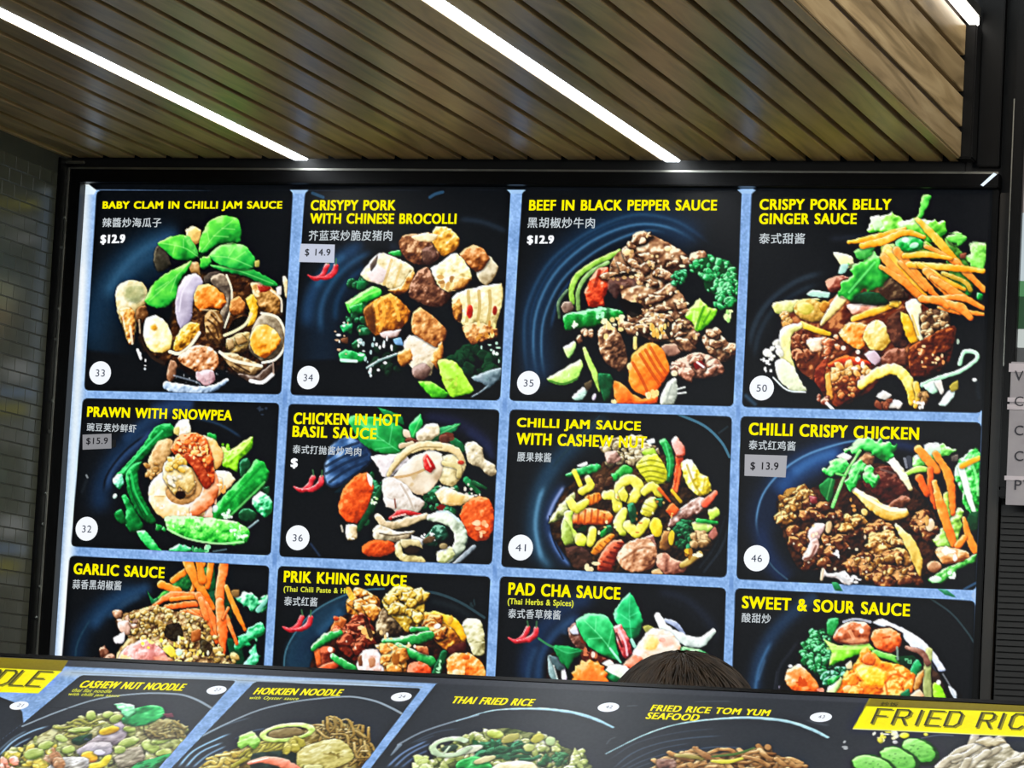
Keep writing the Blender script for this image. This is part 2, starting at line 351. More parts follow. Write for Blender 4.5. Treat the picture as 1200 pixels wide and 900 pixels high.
def dish_brocolli():
    C_.tile(320, 200, 4)
    G([230,900,240,700,320,540,440,440],110,'#0c1c2c',.9,.05)
    G([155,760,175,600,240,490,330,400,450,330],34,'#28507a',.75); G([225,780,225,640,280,520,370,430,480,370],16,'#35648e',.7); G([290,720,300,610,360,510,440,450],14,'#1c4060',.7); G([190,560,260,460,350,385],18,'#3c6c94',.6)
    G([860,225,980,240,1110,290],14,'#1c2834',.8); G([540,330,600,380,700,340],20,'#16202c',.8)
    for p in ([185,105,235,125],[735,125,760,110,795,100]): V(p,7,'#3a6a90',.7)
    CL([370,500,440,500,460,600,440,820,380,860,350,700],22,14,26,DKG); CL([820,1430-560,920,830,1070,860,1060,970,930,990,870,930],30,16,30,'#02100a #0a2c18 #1c5430')
    CL([430,800,620,820,600,960,470,960],16,12,24,'#010604 #0a1c12 #1c4028')
    F([540,385,600,370,600,400,560,400],GRN)
    F([340,620,400,580,470,540,510,560,500,590,430,620,380,640,360,670],'#0a5014 #20a834 #68e858 #c8ffb0'); V([360,640,430,590,500,560],5,'#a8f880',.6)
    F([390,520,440,515,430,555,395,555],'#04381a #0c6a34 #38a860'); F([315,725,370,715,370,740,330,757],'#0a5028 #20a058 #70e0a0'); F([360,640,420,620,420,670,380,670],GRN)
    F([310,860,340,840,430,860,430,890,380,900,320,895],'#04481c #18a048 #80f0a0'); V([320,888,390,893],7,'#d8fff0',.9)
    F([315,790,350,780,350,810,325,805],'#3a2010 #7a4a30 #a87858')
    F([410,490,450,430,500,385,560,400,640,440,660,470,620,540,560,560,500,530,450,520],'#a08450 #dccc9c #fff6dc #ffffff',amp=1.6)
    F([440,480,490,440,540,480,510,530,460,520],'#b8a49c #ece0dc #ffffff',sh=0,soft=1.5); V([555,420,530,500,520,530],7,'#c8a860',.6); V([600,440,570,540],6,'#d8b870',.6)
    F([600,540,645,470,665,485,645,555,590,582,540,560],FRY,amp=2); F([455,440,490,395,485,440,460,470],'#2a1c18 #6a5a50 #a89888',sh=0)
    F([590,330,620,300,690,295,760,290,800,330,790,400,730,440,680,440,630,420,600,380],'#2c1008 #6a3820 #a87048 #d8b088',amp=3)
    F([740,320,765,262,830,270,875,320,860,370,800,400,770,370],'#8a5010 #cc8c2c #f4c868 #fff4c8',amp=2.4); F([650,310,710,292,775,300,745,332,690,330],'#b89860 #f0e0b8 #fffbe8',sh=0); F([700,370,750,350,770,400,730,440,700,420],'#2a100c #6a4434 #a88070',sh=.3,amp=2)
    F([950,470,1010,400,1055,450,1040,500,1000,540,970,520],'#8a7450 #d0c4a4 #f8f0e0',amp=.7); F([870,390,940,345,990,370,1015,415,985,460,950,475,900,430],'#4c2008 #9a5420 #d08c50 #ecc090',amp=2)
    F([640,540,680,470,720,450,750,480,770,540,840,570,810,625,760,640,690,620,640,590],'#240c06 #5c3020 #946044 #d0a488',amp=3)
    F([740,460,800,420,850,385,890,410,920,460,930,510,880,550,820,570,770,530],'#a88444 #e4d494 #fffbe0 #ffffff',amp=2); D([760,470,900,480,880,540,800,550],8,8,16,'#a87840 #c89858',.8); F([850,500,930,500,900,550,840,560],FRY,sh=0,alpha=.8)
    F([840,600,870,570,940,550,1070,530,1075,620,1050,700,1040,740,960,720,900,730,850,680],'#a08c54 #e0d098 #fff4d0 #ffffff',amp=1.6)
    for x in (915,965,1015): V([x,565,x+3,640,x-8,710],8,'#b89c58',.7)
    F([838,620,870,590,890,650,880,710,850,690],FRY,sh=0,amp=2); F([890,730,960,710,1050,740,1050,780,980,800,930,812,900,770],'#4a200c #a05c2c #d8a060 #f4d8a8',amp=3)
    E(922,660,15,32,0,'#8a1408 #d83020 #ff8060',sh=0); E(1040,655,11,22,0,'#8a1408 #d04020',sh=0); D([880,700,1050,720,1030,790,920,790],14,6,12,'#f8d890 #ffe8b8 #c88838')
    F([425,650,470,610,550,575,600,610,645,660,620,720,560,760,480,770,440,720],'#5a2408 #a45a1a #e09434 #ffcc78',amp=2.4)
    for p in ([510,600,520,680,500,750],[550,590,580,650,590,700],[480,620,490,690]): V(p,8,'#f8b850',.6)
    F([425,655,465,625,480,690,480,765,440,730],'#381606 #7a4018 #b07838',sh=0,soft=2); F([500,760,560,750,600,745,580,780,520,785],'#8a6a60 #d8c8c4 #f8f0f0',sh=0)
    F([610,820,640,770,700,780,770,830,780,870,750,920,740,960,680,950,630,900],'#a89068 #e8dcc4 #fffaf0',amp=2); F([650,700,660,660,690,640,750,680,810,740,810,780,770,830,700,790,650,760],'#5a2810 #a4602c #d89c5c #f4d4a0',amp=2)
    F([580,860,640,830,655,890,600,920],FRY,sh=0); F([650,930,700,900,745,930,710,980,660,970],'#4a3028 #8c6c60 #c8b0a8'); F([740,880,790,800,800,850,770,930],FRY,sh=0)
    F([770,900,800,880,860,900,900,960,940,1030,900,1050,830,1060,800,1000],'#4a8a10 #a4dc40 #e0ff98',base=.55); F([680,990,740,990,820,1040,800,1065,740,1060],'#1a7010 #60c830 #b8f878'); D([800,920,890,980,880,1030,820,1010],8,5,12,'#88a830 #c8d860',.6)
    F([930,970,1070,920,1060,980,960,1050,930,1060,1000,1010],'#38505c #8ca4b0 #d0e0e8',alpha=.85)
    D([390,790,600,780,580,860,460,1000,400,850],30,4,10,'#ffffff #d0dcdc #a8c0c0'); D([290,650,400,700,420,840,280,880],12,4,9,'#d8e0d8 #c8a888'); F([565,790,600,780,610,820,575,815],'#5078a0 #a0c8e8',sh=0)
    S([440,925,500,890,580,860],6,'#243830 #70908c #e0f0f0',sh=0); D([960,1000-170,1070,800,1060,900],8,5,9,'#a8c8b8 #e8f4ec')
    chilli_mark(360.5, 322.5, 4)
def dish_beef():
    C_.tile(590, 200, 4)
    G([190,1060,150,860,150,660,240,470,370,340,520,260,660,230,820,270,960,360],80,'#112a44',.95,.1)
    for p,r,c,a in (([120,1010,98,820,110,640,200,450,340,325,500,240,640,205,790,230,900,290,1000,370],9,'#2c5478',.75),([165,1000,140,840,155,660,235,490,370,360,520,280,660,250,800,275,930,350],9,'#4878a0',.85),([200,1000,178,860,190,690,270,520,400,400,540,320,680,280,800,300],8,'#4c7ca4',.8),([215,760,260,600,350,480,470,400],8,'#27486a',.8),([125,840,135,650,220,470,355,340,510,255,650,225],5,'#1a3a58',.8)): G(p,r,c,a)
    S([545,380,440,430,350,490,318,560,325,620],[12,15,14,12],'#34601c #90c04c #d4f498'); S([490,430,400,485,352,560,350,650],[10,11,10],'#24441c #7aa058 #b8d898'); S([300,560,258,620,262,690],[6,8,6],'#1a3018 #527050 #88a888')
    E(300,640,28,30,0,'#3a2418 #8a7060 #c8b8a8'); CL([340,760,400,740,425,770,390,800,350,790],6,14,22,BEEF)
    F([380,570,410,500,440,460,490,455,495,540,470,600,470,635,400,635],'#7a1408 #d03818 #f06a40 #ffb898',amp=2,w=9); V([450,470,430,540],8,'#a01c0c',.7)
    F([440,750,500,720,545,760,575,850,580,930,540,940,480,900,450,840],BEEF,amp=3)
    big=[500,440,540,380,600,330,680,295,760,330,830,370,870,410,860,450,800,480,770,530,830,570,860,620,850,660,900,720,920,780,890,830,830,845,780,800,700,800,640,770,600,770,570,730,600,690,660,680,650,630,560,600,540,540,500,500]
    F(big,BEEF,amp=3.4,ns=6,w=9); NUG(big,40,28,60,BEEF,flat=.5,base=.44,amp=1.5); CL(big,26,8,16,BEEF,amp=1.2,base=.6)
    F([880,385,940,375,955,410,900,440,870,420],BEEF,amp=3)
    Q([495,500,530,485,600,470,640,485,590,498,530,505],'#120604',.85,3); Q([560,600,640,640,650,670,600,690,540,620],'#0a0403',.9,3); F([490,520,530,500,600,500,640,530,560,560,530,600,490,560],'#2c100c #6a3c34 #a07064',sh=0,alpha=.7,amp=2)
    Q([760,690,790,720,780,790,750,740],'#120604',.8,3)
    D(big,70,5,10,'#e8cc98 #fff0cc #c8a068 #b88a58',.8); E(578,382,16,16,0,'#d8b878 #fff8dc',sh=0); E(770,365,16,12,0,'#d8b878 #fff8dc',sh=0)
    F([280,680,340,660,470,640,550,655,560,690,480,710,430,730,330,742,290,748],'#03300c #0a7424 #28b048 #a8f0b8',w=9); Q([480,640,500,640,498,705,478,712],'#064818',.6,1,1.5); D([430,645,480,640,480,690,440,690],10,6,12,'#b8f0c8',.7)
    D([440,710,560,680,570,740,480,790],16,7,14,'#e8d090 #fff4c8 #d0a868'); D([310,710,340,715,330,735],4,8,12,'#e8f8d8')
    F([870,440,940,405,1020,410,1080,450,1105,520,1100,600,1050,640,1000,640,1000,590,950,560,930,500,880,470],'#021408 #063c18 #0c5c28'); CL([870,440,940,405,1020,410,1080,450,1105,520,1100,600,1050,640,1000,640,1000,590,950,560,930,500,880,470],110,10,20,'#04280e #0c7430 #30b060 #98f0b0',base=.55)
    CL([768,510,800,470,855,475,855,520,800,540],22,10,18,'#04280e #0c6430 #30a060 #80e0a8'); D([1030,640,1070,660,1050,710],7,8,14,'#a8e080 #d8f8b0')
    F([850,680,880,640,920,600,960,640,1000,650,980,700,910,758,885,710],'#3a8a10 #98dc38 #ecffb0'); V([940,640,920,690,905,740],6,'#3c8a18',.7); V([970,660,940,710],5,'#3c8a18',.6); V([895,660,890,700],6,'#e8ffb8',.6)
    F([930,780,990,750,1060,810,1088,830,1070,885,1020,895,960,850],BEEF,amp=3); NUG([930,790,990,755,1085,830,1060,880,970,850],6,26,44,BEEF)
    C_.tile(590, 340, 4)
    F([770,360,830,320,900,290,980,310,1030,350,1020,390,940,415,850,400,790,390],'#3a1c14 #8c5c48 #c89c84 #f0d4c0',amp=3); NUG([780,365,900,300,1020,350,1000,390,850,400],8,24,40,'#3a1810 #8c543c #c8947c #f4dcc8'); F([890,345,925,328,945,355,905,372],'#6a0808 #c02828',sh=0); V([908,338,938,360],5,'#fff0f0',.9)
    F([740,260,800,250,830,290,790,310,750,300],'#5a3428 #a87c68 #d8b8a0'); D([690,160,760,170,750,220,700,220],14,8,14,'#f0d080 #fff0b8 #d8a850')
    S([617,225,617,270],9,'#c8a050 #ffe8a8')
    F([600,310,650,260,700,245,740,270,770,330,780,380,740,440,700,500,650,490,600,460,585,410],'#b84008 #f06c18 #ff9838 #ffc070',w=9,base=.55)
    for p in ([640,300,690,380,730,440],[690,270,730,340,765,390],[605,340,650,420,680,490],[665,280,712,362,750,415]): V(p,7,'#c84a0c',.65)
    F([515,425,560,440,600,480,650,510,720,495,720,527,660,534,530,530],'#c84408 #ff7c28 #ffb060'); D([650,470,720,480,690,520],6,8,14,'#ffd890 #ffe8b8'); E(592,358,12,18,0,'#d8a058 #ffe8b0',sh=0)
    F([205,415,260,380,360,325,370,360,340,420,280,445,220,430],'#68a840 #c0ec7c #f4ffdc',base=.6); V([215,425,280,440,345,415],5,'#3c7a28',.8)
    F([280,270,330,240,340,270,310,320,290,300],'#5c8c44 #c8ec98 #ffffff'); S([380,275,400,330,430,400,452,470],[8,13,15,8],'#3c6424 #a8d060 #e0f4b0'); F([445,390,500,395,515,430,500,510,470,520,450,450],'#021808 #0a5228 #38a064',w=5); F([320,500,370,455,395,470,370,510,330,515],'#7ca094 #d0e8dc #ffffff'); F([380,440,415,420,410,455,390,470],'#3a2c1c #8a7a58')
    F([735,500,780,420,812,415,815,480,800,532,740,538],'#848c80 #dce0d4 #ffffff',w=9); V([790,440,770,500,765,530],4,'#98a098',.6); S([815,465,850,455],4,'#98a098 #f0f4f0',sh=0); S([818,485,855,480],4,'#98a098 #f0f4f0',sh=0); D([490,520,540,520,530,535],5,6,10,'#e8d0a0'); E(800,390,16,14,0,'#c8b890 #fff8e0',sh=0); E(425,500,10,18,20,'#9a90a8 #d8d0e0',sh=0)
def dish_belly():
    C_.tile(860, 200, 4)
    for p,c,a in (([70,860,90,740,160,620,290,520,440,470],'#263440',.9),([90,900,120,760,190,650,300,570,420,520],'#1c2832',.9),([430,320,600,310,720,300],'#1c222c',.7)): G(p,14,c,a)
    C_.tile(860, 340, 4); G([45,485,110,545],10,'#38546c',.9); G([1140,420,1150,520],10,'#141c22',.8)
    C_.tile(860, 200, 4)
    F([630,250,670,205,740,200,800,225,870,220,930,240,990,235,990,300,930,330,830,320,750,300,680,290,640,285],'#2a8a20 #60c038 #b0f078 #f0ffe0',amp=2.6,ns=6,edge=4); F([640,220,680,210,700,260,660,280],'#a0c890 #e8ffe0 #ffffff',sh=0,alpha=.8)
    F([870,150,890,112,920,120,915,160,890,190,885,220,860,222,875,185],'#28902c #60d050 #b0f890',edge=3)
    F([990,320,1040,350,1100,420,1120,560,1060,600,1000,460],'#1c4a14 #508c30 #90c860',amp=2)
    F([1000,300,1050,290,1095,315,1050,350,1010,340],'#30902c #78d858 #c8ffb0',edge=3); F([1110,340,1150,335,1190,350,1188,430,1160,480,1100,430,1080,400,1110,390],'#4c9c34 #90e064 #d8ffc0',amp=2,edge=3); F([1070,540,1110,540,1115,580,1090,590],GRN); F([1140,570,1168,580,1160,606,1140,604],GRN); F([1060,390,1090,385,1085,410,1060,410],'#6a3020 #b07050')
    F([465,380,550,400,565,450,510,450],'#b8bc70 #fcf8c0 #ffffff'); F([500,440,540,440,520,480,490,480],'#88b8a8 #d0f0e0',sh=0)
    F([430,520,480,490,540,500,530,560,450,570],'#3a100a #9a4c38 #e0a890',amp=2.4)
    C_.tile(860, 340, 4)
    F([225,130,280,60,430,60,540,-20,720,-40,880,60,1000,160,1040,180,1010,330,900,400,830,385,700,400,640,470,500,550,440,520,380,430,300,370,270,280,230,200],'#120402 #4a1408 #8a3c1c #c88450',amp=3.4,ns=6)
    CL([690,-20,760,-40,830,30,740,60,700,20],10,14,22,'#140804 #3a2014 #705040')
    F([185,60,330,40,410,40,330,82,230,115,195,105],'#808838 #d4d484 #fffbd0'); F([340,20,370,0,450,10,440,36,370,30],'#90b8a8 #d8f4e4')
    E(365,95,85,52,10,'#7a5818 #c89c44 #f0dc98',amp=2); E(335,85,40,28,10,'#b0a030 #e0d068 #fff8b8',sh=0,soft=1.5); E(430,80,30,30,0,'#6a3008 #b8741c #e8b058',sh=0)
    CL([215,110,270,100,280,180,220,180],12,14,24,'#8a5820 #d8a860 #fff0c8')
    CL([280,180,370,170,380,370,300,370],26,14,30,'#1a0604 #5c1c0c #a05430 #e0a078',amp=1.4)
    S([510,30,470,80,410,160],[24,22,8],'#b89c50 #f0e4a8 #fffbe0'); S([320,160,380,185,445,205],[14,12,10],'#a87810 #f0c038 #fff0a0')
    F([530,70,600,60,700,60,640,110,560,115],'#a85830 #e8b098 #fff0e8',amp=2); S([560,135,660,100,775,60],[14,16,10],'#c87810 #f8bc40 #ffe898'); F([725,30,770,40,770,80,730,70],'#a87818 #e8c050 #fff0b0')
    F([340,235,420,220,435,265,370,290],'#b87850 #f4d8b8 #ffffff',amp=2); CL([400,270,480,190,540,170,500,300,420,340],14,16,30,'#3a0e06 #a04020 #e09060 #ffe0c0')
    F([490,200,540,150,625,160,630,240,580,280,520,240],'#b84408 #f08424 #ffc070 #ffe8c0',amp=2.4); F([605,220,630,160,680,140,740,190,750,220,700,280,640,280],'#b88c2c #ecd47c #fffbd8',amp=2.6)
    F([720,130,800,90,820,250,760,270,720,200],'#14060a #4a2418 #8a5038',amp=2,sh=.2)
    F([780,100,830,130,870,230,830,250,800,200],'#b87808 #f0b428 #ffe078'); F([800,60,870,40,885,130,915,220,870,240,840,150],'#c8c08c #f8f4d0 #ffffff'); V([835,120,865,210],5,'#e0b850',.7)
    F([870,110,1000,90,1010,240,900,250],'#1c0c06 #4c2c1c #8a6448',amp=3); CL([880,90,1000,100,1000,240,900,240],34,10,20,'#2c1408 #7a5030 #c09868 #f0dcb0')
    F([820,270,890,230,1000,170,1035,190,1010,330,940,395,830,405],'#120402 #481208 #8a3818 #c87038',amp=3); D([840,280,1000,220,990,340,850,380],14,5,10,'#f0a060 #ffd0a0',.8)
    F([680,330,730,280,800,275,805,350,730,372],'#3a1408 #8a4830 #c89078',amp=2); F([610,300,660,280,690,320,660,352],'#a88890 #e8d8e0'); 
    F([380,370,440,320,480,450,440,500,380,430],'#2a0804 #7a1c0c #c05430',amp=2)
    F([430,370,480,320,600,320,650,360,630,430,560,500,480,545,440,490],'#240604 #6a1c0a #b85420 #e8a468',amp=2); F([440,345,520,305,620,330,640,350,460,365],'#8a1808 #e04418 #ff8840')
    CL([430,375,520,350,640,350,640,390,540,400,440,420],20,14,22,'#8a4a18 #dca050 #ffe4b0'); CL([450,420,620,400,560,490,480,530],22,10,16,'#5a1808 #b85c28 #f0b070'); S([440,400,450,500],[12,14],'#8a3410 #e09c40 #ffd890')
    S([310,165,245,200,240,300,275,370],[12,26,28,14],'#a8a050 #ece8a8 #ffffff'); F([190,340,230,320,280,360,310,420,340,470,270,472,210,420],'#a4ac88 #ecf0d4 #ffffff'); V([185,410,250,468,335,478],4,'#d8e4e4',.9)
    CL([140,280,200,240,218,300,180,330],9,14,22,'#b0b0a0 #f0f0e4 #ffffff'); D([130,320,190,330,180,390],6,5,9,'#ffffff')
    S([598,442,680,385,760,372,815,425,838,525],[20,24,24,24,16],'#a07010 #e4bc3c #fff0a0 #fffbe0'); S([852,440,864,500,850,545],[14,13,10],'#a07010 #e0b848 #ffeca8'); CL([870,480,900,470,900,540,860,550],6,14,20,'#3a1c08 #8a6030 #d0a870')
    F([665,500,700,470,740,490,715,515],WHT); F([720,548,755,510,792,530,770,556],WHT); CL([380,480,440,500,440,540,400,520],7,10,18,'#5a1008 #a05038 #f0c8b0'); CL([660,520,740,520,720,560,670,555],7,10,18,'#5a1408 #b06848'); V([435,530,465,560],7,'#f0f0f0',.9)
    S([1058,345,1080,290,1130,292,1136,325,1060,380,960,412,885,445],[9,10,10,9,9,10,12],'#589070 #b8e8c4 #f4fff8'); F([885,450,940,420,960,470,930,485],'#88b898 #e0f4e8 #ffffff'); F([960,535,1000,480,1045,440,1030,500,990,545],'#98b8a8 #ecf8f4 #ffffff'); F([1010,450,1050,420,1050,465,1020,475],'#7a6c20 #c8b858'); F([940,430,970,420,985,470,970,490],WHT)
    D([480,240,500,280,620,470,640,300],6,8,14,'#fff4e8 #ffe0d0'); D([120,300,160,330,150,390],5,4,8,'#ffffff'); D([1040,230,1070,250,1060,270],2,6,10,'#98a898'); E(1128,420,11,9,0,'#c8d8d0 #ffffff',sh=0); D([820,520,900,520,880,560],8,5,9,'#e8e0d8')
    C_.tile(860, 200, 4)
    F([540,600,600,570,680,570,725,612,700,632,560,622],'#021006 #0c3c1c #28784c'); F([680,560,740,500,790,540,800,600,730,610],'#1c0c06 #4c3020 #8a6c4c',amp=3)
    F([500,560,510,510,560,490,540,440,600,420,640,380,690,400,690,440,730,490,710,530,670,560,600,560,560,600,500,590],'#0a5a18 #1c9834 #5cd454 #b0f8a0',amp=2,ns=8,edge=4); F([560,380,610,355,660,360,640,400,590,420],'#1c8a2c #58c858 #b0f098',alpha=.9); V([540,570,600,500,660,430],5,'#88e888',.6)
    F([690,350,780,340,900,330,950,390,800,420,700,430],'#4c7c18 #90c040 #d0e890',amp=2)
    F([755,335,800,308,880,320,892,362,830,382,770,372],'#086020 #28b84c #98f0a0',amp=2); E(805,325,18,12,0,'#a0e8b0 #ffffff',sh=0); E(845,350,22,12,-20,'#70d890 #f0fff0',sh=0)
    Y1='#c87008 #fc9c20 #ffc858 #ffe8a0'; O1='#b84c10 #f07c28 #ffa850 #ffd090'
    for p,r,c in (([540,335,640,318,800,272],[8,15,10],Y1),([600,352,700,330,800,290,890,310],[14,18,14,9],Y1),([860,228,940,310,1050,440],[10,18,18],Y1),([1040,430,1175,560],[18,12],O1),([720,375,790,480,905,610],[26,24,16],Y1),([700,400,770,490,880,600],[16,20,14],O1),([760,370,850,480,950,590],[16,20,12],O1),([900,355,960,380,1050,440],10,O1),([690,450,780,510,900,610],[10,15,12],O1),([800,400,900,392,1020,412],[12,14,8],Y1),([820,440,960,450,1080,460,1170,470],[14,16,14,10],Y1),([870,440,1000,520,1080,555],[12,15,9],Y1),([900,470,1000,560,1050,590],[18,24,18],O1),([930,500,1020,560,1165,642],[12,18,10],O1),([940,600,1070,596,1170,645],[10,14,8],O1),([960,640,1060,660,1170,672],[8,15,8],O1),([950,610,1060,640,1110,690],[12,20,12],O1),([880,600,960,610,1000,640],[16,18,10],O1),([980,480,1080,520,1110,560],10,'#6a5c10 #c09c30 #f0d888'),([780,430,900,560],[10,8],O1)): S(p,r,c)
def dish_prawn():
    C_.tile(60, 460, 4)
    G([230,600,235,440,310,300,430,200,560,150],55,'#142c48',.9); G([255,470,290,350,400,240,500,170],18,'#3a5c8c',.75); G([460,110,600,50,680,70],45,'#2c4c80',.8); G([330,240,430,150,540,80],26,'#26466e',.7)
    for p in ([245,480,260,390,340,280,450,190],[640,130,760,165,860,220,960,300],[660,90,820,130,940,210]): G(p,7,'#04070c',.8)
    for p in ([650,110,790,150,900,215],): G(p,7,'#24405e',.7)
    D([940,60,1010,70,990,110],6,4,9,'#2c3848')
    G([140,480,170,400],8,'#181e24',.8); V([165,388,170,398],5,'#8a9094',.8); E(298,486,9,13,30,'#8ab0a0 #f0fff8',sh=0)
    P_='#022c0e #066a28 #18a046 #58d880'
    F([300,390,350,340,420,260,490,160,560,145,585,180,520,240,440,300,380,360,330,405],P_,w=9); V([330,380,430,270,520,180],5,'#60e890',.6)
    F([730,190,770,195,775,230,740,240],GRN); F([290,400,330,378,342,420,320,452,295,432],'#148048 #90e8c0 #ffffff',amp=3)
    F([330,490,350,480,400,560,430,620,420,652,370,652,345,610,352,550],P_); F([295,570,330,548,352,612,310,605],P_); F([400,650,440,648,500,720,522,748,470,742,420,690],'#046024 #18a848 #60e080 #c8ffd8')
    F([350,380,380,340,430,320,405,370,415,460,455,540,492,605,450,612,400,560,360,470],P_,w=10); V([375,380,395,470,450,570],5,'#38c868',.7); V([365,390,380,470,430,580],4,'#021c0a',.4)
    CL([500,620,540,620,545,660,505,650],4,14,20,GRN)
    F([880,330,920,305,935,350,890,400],DKG); F([990,450,1022,440,1020,482,1000,480],DKG); F([940,500,980,460,1032,500,1034,560,1000,584,950,540],'#046a30 #18a058 #90ecb8 #ffffff',amp=2.6); E(920,575,45,32,10,DKG); S([920,640,970,600],5,'#405860 #a8c0c0',sh=0)
    F([800,255,840,270,900,230,947,205,940,262,880,320,872,372,830,352,800,340],'#488810 #98dc30 #e8ffa8',amp=1.8); V([830,320,890,270,930,225],6,'#d8f890',.7); D([800,240,840,250,830,280],6,6,10,'#70b828 #a8e050')
    F([755,590,760,540,850,440,920,370,960,313,1000,330,1022,380,1000,440,930,500,850,580,800,600],'#024414 #0a862c #30c04c #88f090',w=12); V([780,570,880,460,980,350],6,'#068a2c',.6); V([830,585,920,500,1000,420],5,'#a0f090',.5)
    D([800,560,860,540,850,590,800,598],12,5,10,'#c8ffc8 #ffffff'); E(768,545,14,18,20,'#90c8a0 #ffffff',sh=0)
    F([575,180,597,130,645,128,652,188,600,205],'#c8b480 #ffffff #ffffff'); F([575,165,600,160,600,200,575,190],'#a89048 #f0e098',sh=0)
    F([450,370,460,300,500,230,560,215,575,260,545,310,520,380,470,412],'#845c30 #d0a870 #f8e0b4',w=12,amp=1.4); CL([448,340,500,330,510,400,460,415],9,12,20,'#6a3c14 #b88848 #f0d098')
    F([700,205,760,215,807,280,800,330,765,365,730,300],'#b07c38 #ecc078 #ffeccc',w=12,amp=1)
    F([765,370,830,368,862,408,830,452,800,465,775,425],'#b89868 #f4e4c0 #ffffff'); F([755,400,800,400,800,460,770,500,755,460],'#c8904c #f8d8a8 #fff8ec'); 
    F([700,580,750,525,755,588],'#e0a080 #fcdcc8 #ffffff'); S([770,480,770,520],6,'#d8a070 #fff0e0',sh=0)
    F([490,430,545,350,660,350,740,420,740,500,690,560,560,560,495,500],'#7a4c20 #c89860 #f0d4a0',amp=1)
    S([545,400,500,440,500,500,545,550,620,570,690,545],[36,40,44,42,42,40],'#a87c40 #ecc88c #fff0d4 #ffffff',amp=1.6,ns=6); S([680,545,735,490,750,430,735,370],[34,40,38,34],'#943408 #d87844 #fcbc94 #ffe8d8',amp=1.4,ns=6)
    F([600,470,640,420,680,420,670,470,640,490,615,490],'#8a5c2c #d0a468 #f0d8a8',amp=1.6)
    F([560,260,600,200,680,188,730,220,762,330,764,420,725,440,690,405,660,340,640,310,580,290],'#7a1604 #c84014 #ee8040 #ffc898',amp=2.6); CL([570,230,640,200,720,230,750,330,680,290,590,290],22,10,20,'#8a1c04 #d04c18 #f49850 #ffd8a0'); S([640,300,690,350,730,430],[20,26,20],'#6a1008 #b03414 #e87848',amp=1.6)
    F([530,330,570,300,620,320,660,370,672,430,640,470,600,440,580,480,555,450,525,400],'#b08840 #ecd498 #fffbe8',amp=2); CL([530,320,600,300,650,350,600,370,550,360],14,10,20,'#a87c20 #e8bc58 #fff0b8'); 
    E(606,480,24,19,0,'#100604 #281008',sh=0); CL([540,400,600,380,620,430,570,440],8,10,18,'#c8b080 #f8f0d8 #ffffff'); D([480,480,560,560,680,560,640,590,500,540],14,5,9,'#ffffff #e8c890',.6); D([570,220,740,250,740,330,620,300],18,5,9,'#ffd880 #ffe8b0',.8); D([780,430,820,430,810,470],4,8,12,'#e8a858 #fff0d0')
    F([530,590,560,578,700,582,850,600,928,640,916,700,860,716,700,700,570,660,540,630],'#0a7020 #30b838 #88f070 #e0ffd0',w=10,amp=1.8); V([545,640,640,685,780,708,900,700],5,'#c8ffb8',.7); D([830,600,920,640,900,700,840,660],26,4,9,'#e0ffd8 #ffffff #90e890'); D([560,600,820,620,800,680,600,650],24,4,9,'#b8f8a0 #50c050',.6)
    F([555,735,600,710,655,728,645,750,560,748],'#0c7034 #48c880 #d8fff0'); D([650,720,740,720,740,750,660,748],12,7,14,'#90e0a8 #e8f0d0 #38a060')
    S([760,745,820,735],4,'#506870',sh=0)
